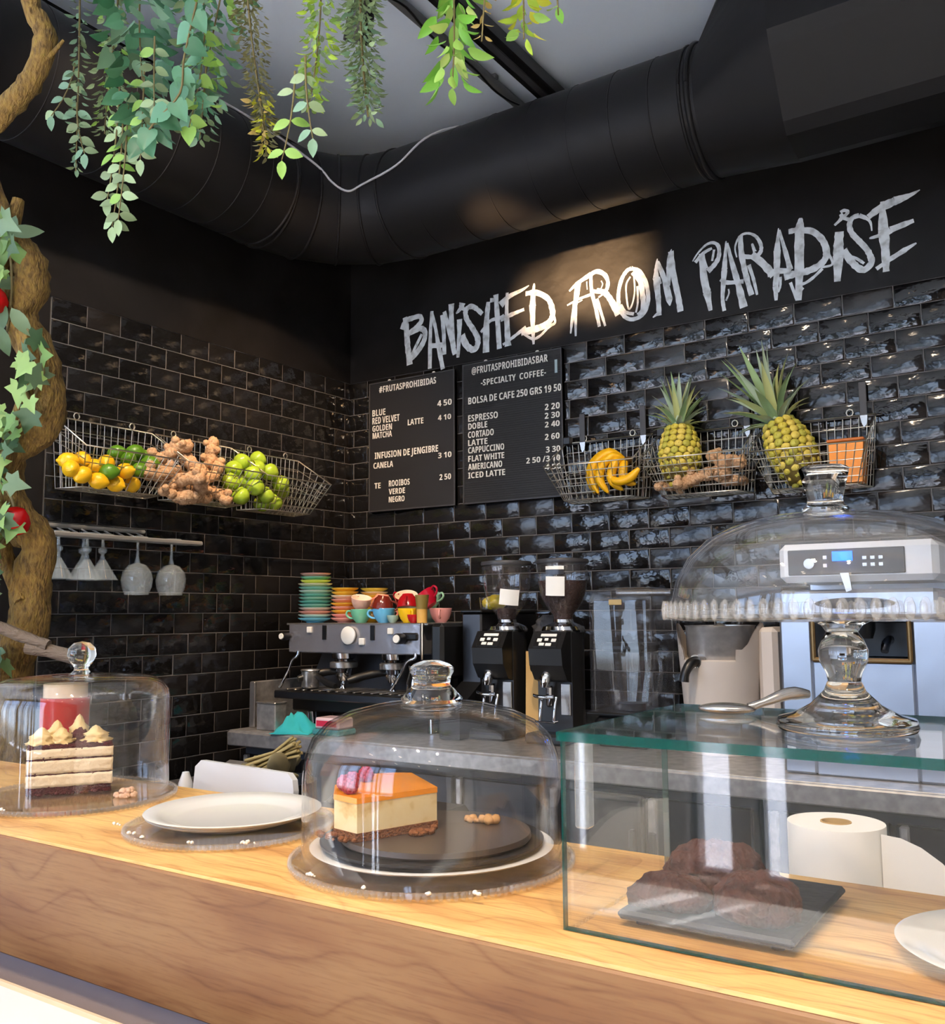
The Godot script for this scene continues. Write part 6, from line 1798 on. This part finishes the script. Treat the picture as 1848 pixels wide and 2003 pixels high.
func dished(o: Array, s: float, curl: float) -> ArrayMesh:
	# fan from the midrib so that the blade can curl
	var st := mb()
	st.set_smooth_group(1)
	var lift := func(v: Vector2) -> Vector3: return Vector3(v.x, v.y, curl * (absf(v.x) * 0.9 - v.y * v.y * 0.6)) * s
	var mid := Vector2(0.0, 0.36)
	for i in o.size():
		var a: Vector2 = o[i]
		var b: Vector2 = o[(i + 1) % o.size()]
		var h: Vector2 = (a + b) / 2.0
		face(st, [lift.call(mid), lift.call(a), lift.call(h)], Vector3(0, 0, 1))
		face(st, [lift.call(mid), lift.call(h), lift.call(b)], Vector3(0, 0, 1))
	return done(st)

func green(called: String, c: Color, rough := 0.5) -> StandardMaterial3D:
	var m := mat(called, c, rough)
	m.backlight_enabled = true
	m.backlight = Color(c.r * 0.5, c.g * 0.5, c.b * 0.4)
	return m

func tree_and_ivy() -> void:
	var bark := mat("bark", Color(0.56, 0.47, 0.30), 0.95)
	skin(bark, noise_tex(0.02, 111, 5, 512, [[0.0, Color(0.40, 0.36, 0.34)], [0.45, Color(0.85, 0.80, 0.68)], [0.75, Color(1.0, 0.96, 0.78)], [1.0, Color(0.9, 0.95, 0.6)]]), 5.0)
	relief(bark, noise_tex(0.03, 112, 5, 512), 0.6, 5.0)
	bark.uv1_scale = Vector3(9, 3, 9)
	var nz := noise(0.35, 7, 3)
	var t := thing("twisted_trunk", "gnarled twisted trunk wound with ivy at the end of the bar", "tree trunk")
	var path := smooth(v3([0.80, 2.42, 2.24, 0.835, 2.235, 2.198, 0.886, 2.155, 2.156, 0.887, 2.09, 2.145, 0.866, 2.02, 2.154, 0.893, 1.925, 2.123, 0.902, 1.83, 2.105, 0.886, 1.765, 2.102, 0.830, 1.705, 2.138, 0.812, 1.63, 2.139, 0.830, 1.545, 2.116, 0.866, 1.495, 2.087, 0.846, 1.405, 2.089, 0.834, 1.299, 2.083, 0.79, 1.20, 2.10, 0.80, 0.9, 2.08, 0.82, 0.5, 2.05, 0.82, 0.0, 2.05]), 5)
	var st := mb()
	tube(st, path, [0.030, 0.036, 0.034, 0.040, 0.036, 0.042, 0.044, 0.040, 0.036, 0.038, 0.044, 0.040, 0.044, 0.046, 0.050, 0.055, 0.06, 0.07], 18, 0.010, nz)
	part(t, "trunk", done(st), bark)
	st = mb()
	tube(st, smooth(v3([0.86, 2.30, 2.17, 0.845, 2.10, 2.18, 0.90, 1.95, 2.15, 0.862, 1.84, 2.13, 0.852, 1.70, 2.165, 0.80, 1.58, 2.15, 0.80, 1.45, 2.12, 0.86, 1.36, 2.12]), 5), [0.014, 0.018, 0.020, 0.018, 0.020, 0.018, 0.015], 12, 0.005, nz)
	part(t, "side_stem", done(st), bark)
	var b := thing("hanging_branch", "bare crooked vine branch hanging down beside the garlands", "branch")
	st = mb()
	tube(st, smooth(v3([1.13, 2.80, 2.33, 1.110, 2.624, 2.307, 1.134, 2.548, 2.283, 1.106, 2.462, 2.29, 1.062, 2.404, 2.312, 1.02, 2.36, 2.33, 0.92, 2.33, 2.36]), 5), [0.016, 0.020, 0.023, 0.024, 0.022, 0.020], 14, 0.006, nz)
	part(b, "wood", done(st), bark)
	part(b, "twig", tubem(smooth(v3([1.11, 2.47, 2.30, 1.145, 2.50, 2.28, 1.17, 2.535, 2.265]), 3), [0.008, 0.006, 0.003], 7), bark)
	# weathered sticks
	var grey := mat("weathered_wood", Color(0.48, 0.42, 0.36), 0.9)
	relief(grey, noise_tex(0.03, 113, 4, 256), 0.4, 6.0)
	grey.uv1_scale = Vector3(3, 20, 20)
	for s in [["weathered grey stick leaning across the foot of the trunk", v3([0.86, 1.312, 2.19, 0.91, 1.286, 2.15, 0.965, 1.262, 2.115]), 0.013], ["short thick weathered stick behind the tall dome knob", v3([0.92, 1.258, 2.14, 0.96, 1.251, 2.11, 1.01, 1.236, 2.08]), 0.015]]:
		st = mb()
		tube(st, smooth(s[1], 4), s[2], 10, 0.003, nz)
		solo("driftwood_stick", done(st), grey, s[0], "stick", Transform3D.IDENTITY, "weathered sticks by the trunk")
	# ivy
	green("ivy_dark", Color(0.24, 0.36, 0.24)); green("ivy_mid", Color(0.38, 0.52, 0.26)); green("ivy_light", Color(0.52, 0.64, 0.36)); green("sage", Color(0.40, 0.50, 0.38))
	mat("stem_brown", Color(0.42, 0.38, 0.24), 0.8)
	var ivy := thing("ivy_vine", "ivy with lobed green leaves climbing the twisted trunk", "ivy")
	var line := smooth(v3([0.88, 2.20, 2.22, 0.86, 2.08, 2.21, 0.93, 1.97, 2.17, 0.945, 1.88, 2.14, 0.90, 1.76, 2.17, 0.86, 1.66, 2.19, 0.885, 1.57, 2.16, 0.84, 1.47, 2.17, 0.80, 1.38, 2.17, 0.83, 1.28, 2.16, 0.80, 1.20, 2.16]), 4)
	part(ivy, "vine_stem", tubem(line, 0.0035, 6), M.stem_brown)
	var shapes := [ivy_leaf(0.040), ivy_leaf(0.052), ivy_leaf(0.062)]
	var tone := ["ivy_dark", "ivy_mid", "ivy_light", "sage"]
	for k in 96:
		var u := rng.randf()
		var p: Vector3 = line[int(u * (line.size() - 1))]
		var o := Vector3(rng.randf_range(-0.055, 0.055), rng.randf_range(-0.04, 0.04), rng.randf_range(0.0, 0.05))
		var facing := turned(0, 40 + rng.randf_range(-55, 55), 0) * turned(rng.randf_range(-45, 25), 0, 0) * turned(0, 0, 180 + rng.randf_range(-80, 80))
		part(ivy, "leaf", shapes[k % 3], M[tone[int(rng.randf() * 3.6)]], Transform3D(facing, p + o))
	# large soft leaves high on the trunk
	var big := thing("rubber_leaf_spray", "spray of large grey-green oval leaves high on the twisted trunk", "foliage spray", Vector3(0.895, 2.175, 2.20))
	var oval := leaf_shape(0.075, 0.034, 0.15, 0.6, 0.1, 6)
	for q in [[10, 0, 5], [15, 0, 75], [20, 0, 130], [5, 0, 190], [25, 0, 240], [10, 0, 300], [40, 0, 160], [35, 0, 40]]:
		part(big, "leaf", oval, M.sage if int(q[2]) % 2 else M.ivy_mid, Transform3D(turned(0, 38, 0) * turned(0, 0, -q[2]) * turned(-q[0], 0, 0), Vector3(rng.randf_range(-0.01, 0.01), rng.randf_range(-0.02, 0.02), 0.01)))
	for q in [[-0.03, -0.10, 60], [-0.05, -0.12, 250], [0.0, -0.14, 200], [-0.06, -0.07, 120], [0.03, -0.16, 150], [-0.02, -0.19, 170]]:
		part(big, "leaf", oval, M.ivy_dark if q[2] > 160 else M.sage, Transform3D(turned(0, 38, 0) * turned(0, 0, -q[2]) * turned(-25, 0, 0), Vector3(q[0], q[1], 0.012)))
	part(big, "stem", tubem(smooth(v3([-0.01, 0.0, 0, 0.0, -0.1, -0.005, -0.02, -0.2, -0.01]), 3), 0.003, 6), M.stem_brown)
	# red fake apples
	var red := mat("red_apple_skin", Color(0.72, 0.03, 0.05), 0.18)
	var shape := lathem(v2([0.0, -0.027, 0.010, -0.031, 0.020, -0.027, 0.029, -0.010, 0.031, 0.006, 0.028, 0.020, 0.018, 0.028, 0.008, 0.028, 0.0, 0.023]), 28, 80.0)
	for a in [[Vector3(0.900, 1.540, 2.165), "shiny red apple hanging on the trunk above the glass rack", Vector3(20, 0, 160)], [Vector3(0.873, 2.040, 2.225), "shiny red apple half hidden by leaves high on the trunk", Vector3(30, 0, 40)]]:
		var o := thing("red_apple", a[1], "apple", a[0])
		o.basis = turned(a[2].x, a[2].y, a[2].z)
		part(o, "flesh", shape, red)
		part(o, "stalk", tubem(v3([0, 0.022, 0, 0.001, 0.040, 0.001]), 0.0018, 6), M.stalk)

func garland(called: String, label: String, x: float, z: float, y_end: float, tones: Array, leaf: ArrayMesh, step: float, spread: float, opt := {}) -> Node3D:
	var top := 2.86
	var t := thing(called, label, "garland", Vector3(x, top, z), "artificial garlands hanging over the bar")
	var sway: float = opt.get("sway", 0.02)
	var n := int((top - y_end) / step)
	var ph := x * 17.0
	var stem := []
	for k in 13:
		var u := k / 12.0
		stem.append(Vector3(sway * sin(ph + u * 4.0), -(top - y_end) * u, sway * cos(ph * 1.3 + u * 3.0)))
	part(t, "stem", tubem(smooth(stem, 3), [0.003, 0.002, 0.0012], 6), M.stem_brown)
	var start: float = opt.get("from", 0.0)
	var merged := mb()
	var as_stuff: bool = opt.get("stuff", false)
	for k in n:
		var u := (k + 0.5) / n
		if u < start: continue
		var p: Vector3 = stem[0].lerp(stem[12], u)
		p = Vector3(sway * sin(ph + u * 4.0), p.y, sway * cos(ph * 1.3 + u * 3.0))
		var pairs: int = opt.get("per", 2)
		for s in pairs:
			var a := k * 137.5 * (1.0 if opt.get("spiral", true) else 0.0) + s * 360.0 / pairs + rng.randf_range(-20, 20)
			var hang := rng.randf_range(opt.get("hang0", 35.0), opt.get("hang1", 80.0))
			var o := Vector3(cos(deg_to_rad(a)), 0, sin(deg_to_rad(a))) * rng.randf_range(0.2, 1.0) * spread * (1.0 - 0.55 * pow(u, 3.0))
			var size := rng.randf_range(0.75, 1.15) * lerpf(1.0, opt.get("tip", 0.8), u)
			# leaf +y points outwards and down
			var b := Basis(Vector3.UP, deg_to_rad(90.0 - a)) * turned(180.0 - hang if opt.get("down", true) else hang, 0, 0) * turned(0, rng.randf_range(-40, 40), 0)
			b = b.scaled(Vector3.ONE * size)
			var tf := Transform3D(b, p + o)
			if as_stuff: merged.append_from(leaf, 0, tf)
			else: part(t, "leaf", leaf, M[tones[int(rng.randf() * tones.size())]], tf)
	if as_stuff: part(t, "foliage", merged.commit(), M[tones[0]]).set_meta("kind", "stuff")
	return t

func frond(t: Node3D, from: Vector3, drop: float, lean: Vector3, leaf: ArrayMesh, tones: Array, pairs: int, camera_side := 34.0) -> void:
	# one pinnate spray: paired leaves along a stalk
	var p := []
	for k in 7:
		var u := k / 6.0
		p.append(from + Vector3(0, -drop * u, 0) + lean * u * u)
	part(t, "stalk", tubem(p, [0.0022, 0.0012], 5), M.stem_brown)
	for k in pairs:
		var u := (k + 0.7) / pairs
		var q: Vector3 = from + Vector3(0, -drop * u, 0) + lean * u * u
		for s in [-1, 1]:
			var b := turned(0, camera_side, 0) * turned(0, 0, s * rng.randf_range(95, 125)) * turned(rng.randf_range(-30, 10), rng.randf_range(-25, 25), 0)
			part(t, "leaf", leaf, M[tones[int(rng.randf() * tones.size())]], Transform3D(b.scaled(Vector3.ONE * rng.randf_range(0.85, 1.1)), q))
	part(t, "leaf", leaf, M[tones[0]], Transform3D(turned(0, camera_side, 0) * turned(0, 0, 180), from + Vector3(0, -drop, 0) + lean))

func garlands() -> void:
	green("pothos", Color(0.30, 0.50, 0.38), 0.4); green("pothos_deep", Color(0.20, 0.40, 0.28), 0.4); green("euca", Color(0.44, 0.58, 0.48)); green("euca_pale", Color(0.56, 0.66, 0.50))
	green("lime_leaf", Color(0.50, 0.66, 0.30)); green("lime_bright", Color(0.64, 0.76, 0.26)); green("olive", Color(0.42, 0.42, 0.28)); green("moss", Color(0.42, 0.50, 0.36)); green("yellow_leaf", Color(0.72, 0.74, 0.20)); green("vein_leaf", Color(0.46, 0.70, 0.28), 0.35); green("vein_pale", Color(0.70, 0.80, 0.46), 0.4); green("dry_leaf", Color(0.66, 0.58, 0.34))
	# beam that the garlands hang from, above the picture
	var beam := thing("hanging_beam", "black beam above the bar carrying the garlands", "beam", Vector3(1.70, 2.90, 2.17))
	part(beam, "bar", boxm(Vector3(1.5, 0.05, 0.05), 0.005), M.black_metal)
	for s in [-0.7, 0.7]: part(beam, "hanger", tubem([Vector3(s, 0.02, 0), Vector3(s, CEILING - 2.90 - 0.001, 0)], 0.006, 6), M.black_metal)
	var oval := leaf_shape(0.034, 0.018, 0.15, 0.7, 0.12, 5)
	var oval_s := leaf_shape(0.024, 0.011, 0.2, 0.7, 0.15, 4)
	var heart := heart_leaf(0.052)
	var point := leaf_shape(0.055, 0.024, 0.2, 0.55, 0.16, 6)
	var tiny := leaf_shape(0.016, 0.007, 0.2, 0.7, 0.1, 3)
	var z := 2.17
	# (a) thin eucalyptus strand at the tree side
	var t := garland("eucalyptus_strand", "thin eucalyptus strand hanging alone beside the crooked branch", 1.085, z, 2.31, ["euca", "euca", "moss"], oval_s, 0.016, 0.012, {"per": 3, "sway": 0.012, "from": 0.25})
	frond(t, Vector3(-0.005, -0.30, 0.01), 0.12, Vector3(-0.05, 0, 0.02), oval, ["euca", "euca_pale"], 4)
	frond(t, Vector3(0.01, -0.40, 0.01), 0.12, Vector3(0.02, 0, -0.01), oval, ["euca", "moss"], 4)
	# (b) the big mixed cluster: heart leaves, sprays and long tails
	t = garland("heart_leaf_garland", "thick garland of heart-shaped green leaves, longest of the row", 1.325, z, 2.31, ["pothos", "pothos_deep", "pothos", "euca"], heart, 0.020, 0.080, {"per": 4, "sway": 0.02, "from": 0.15, "hang0": 20.0, "hang1": 60.0})
	for q in [[-0.05, -0.42, 0.26, 6], [-0.02, -0.48, 0.25, 6], [0.03, -0.42, 0.20, 5], [-0.035, -0.50, 0.24, 6], [0.06, -0.36, 0.16, 4]]:
		frond(t, Vector3(q[0], q[1], 0.03), q[2], Vector3(q[0] * 0.3, 0, 0.01), oval, ["euca_pale", "lime_leaf", "moss"], q[3])
	garland("boxwood_strand", "pale boxwood strand along the outer side of the heart-leaf garland", 1.205, z + 0.01, 2.36, ["lime_leaf", "euca_pale", "moss"], oval_s, 0.011, 0.040, {"per": 6, "from": 0.15})
	t = garland("pale_pothos_strand", "bright green strand at the inner side of the heart-leaf garland", 1.535, z, 2.31, ["lime_leaf", "pothos", "euca"], oval, 0.014, 0.062, {"per": 5, "from": 0.15})
	garland("filler_strand", "leafy strand filling the middle of the thick garlands", 1.435, z - 0.03, 2.30, ["euca", "pothos", "moss"], oval, 0.014, 0.070, {"per": 5, "from": 0.2})
	frond(t, Vector3(-0.01, -0.38, 0.02), 0.20, Vector3(-0.04, 0, 0), heart_leaf(0.034), ["lime_leaf", "pothos"], 5)
	# small trailing pothos runner
	var run := thing("pothos_runner", "loose runner of heart leaves looping between two garlands", "garland", Vector3(1.475, 2.345, z + 0.05), "artificial garlands hanging over the bar")
	var rp := smooth(v3([0.06, 0.16, 0, 0.04, 0.05, 0.01, 0.03, -0.02, 0.01, -0.03, -0.065, 0.02, -0.09, -0.09, 0.01]), 4)
	part(run, "stem", tubem(rp, 0.0022, 6), M.stem_brown)
	for k in 13:
		var p: Vector3 = rp[mini(int(k * rp.size() / 13.0), rp.size() - 1)]
		part(run, "leaf", heart, M["pothos" if k % 3 else "pothos_deep"], Transform3D((turned(0, 34, 0) * turned(0, 0, [150, 210, 120, 240, 170, 200][k % 6]) * turned(rng.randf_range(-35, 15), 0, 0)).scaled(Vector3.ONE * 0.82), p))
	# (c) brownish fine strand
	garland("fine_leaf_strand", "brownish strand of fine leaves ending in a yellow tuft", 1.655, z, 2.23, ["olive"], tiny, 0.0055, 0.034, {"per": 8, "stuff": true, "from": 0.1})
	garland("yellow_tuft", "yellow-green tuft at the end of the fine brown strand", 1.662, z + 0.005, 2.175, ["yellow_leaf", "dry_leaf", "olive"], oval_s, 0.009, 0.030, {"per": 6, "from": 0.82})
	# (d) light green long strand
	t = garland("mint_strand", "long light green strand with small rounded leaves", 1.775, z, 2.24, ["lime_leaf", "lime_bright", "euca_pale"], oval_s, 0.0085, 0.042, {"per": 7, "from": 0.15})
	frond(t, Vector3(-0.005, -0.56, 0.02), 0.16, Vector3(-0.03, 0, 0), oval, ["lime_leaf", "euca_pale"], 3)
	frond(t, Vector3(0.02, -0.54, 0.02), 0.16, Vector3(0.02, 0, 0), oval, ["euca", "euca_pale"], 3)
	# (e) dense grey-green strand
	garland("sedum_strand", "dense grey-green strand of tiny leaves in front of the lighting track", 1.935, z, 2.19, ["moss"], tiny, 0.005, 0.044, {"per": 10, "stuff": true, "from": 0.1})
	garland("sedum_tip", "pale leafy tip of the dense grey-green strand", 1.937, z + 0.004, 2.175, ["euca_pale", "moss", "euca"], oval_s, 0.009, 0.040, {"per": 6, "from": 0.45})
	# (f) variegated bright leaves
	t = garland("variegated_garland", "bright green garland of large striped leaves", 2.085, z, 2.165, ["vein_leaf", "vein_leaf", "vein_pale", "lime_leaf"], point, 0.018, 0.045, {"per": 4, "from": 0.35, "hang0": 15.0, "hang1": 60.0})
	# (g) curled dry tendril and (h) yellow-green end piece
	garland("dry_tendril", "curled straw-coloured tendril between two bright garlands", 2.175, z + 0.01, 2.21, ["dry_leaf"], oval_s, 0.018, 0.014, {"per": 2, "from": 0.5})
	garland("yellow_garland", "short yellow-green garland at the far end of the row", 2.245, z, 2.215, ["yellow_leaf", "lime_bright", "lime_leaf"], oval, 0.014, 0.034, {"per": 4, "from": 0.4})
	garland("end_sprig", "single green sprig hanging at the far end of the garlands", 2.300, z, 2.235, ["lime_leaf", "vein_leaf"], oval, 0.030, 0.010, {"per": 2, "from": 0.6})
	# narrow beam spots on long stems beside the tree light the painted words
	var warm := Color(1.0, 0.80, 0.58)
	spot_lamp(Vector3(0.58, 2.60, 2.16), Vector3(1.32, 2.70, 0.0), "small black spotlight on a long stem beside the tree, aimed at the painted word FROM", 34.0, 6.5, warm, 0.82)
	spot_lamp(Vector3(0.42, 2.62, 2.22), Vector3(1.07, 2.63, 0.0), "small black spotlight on a long stem beside the tree, aimed beside the painted word BANISHED", 20.0, 5.0, warm, 0.80)
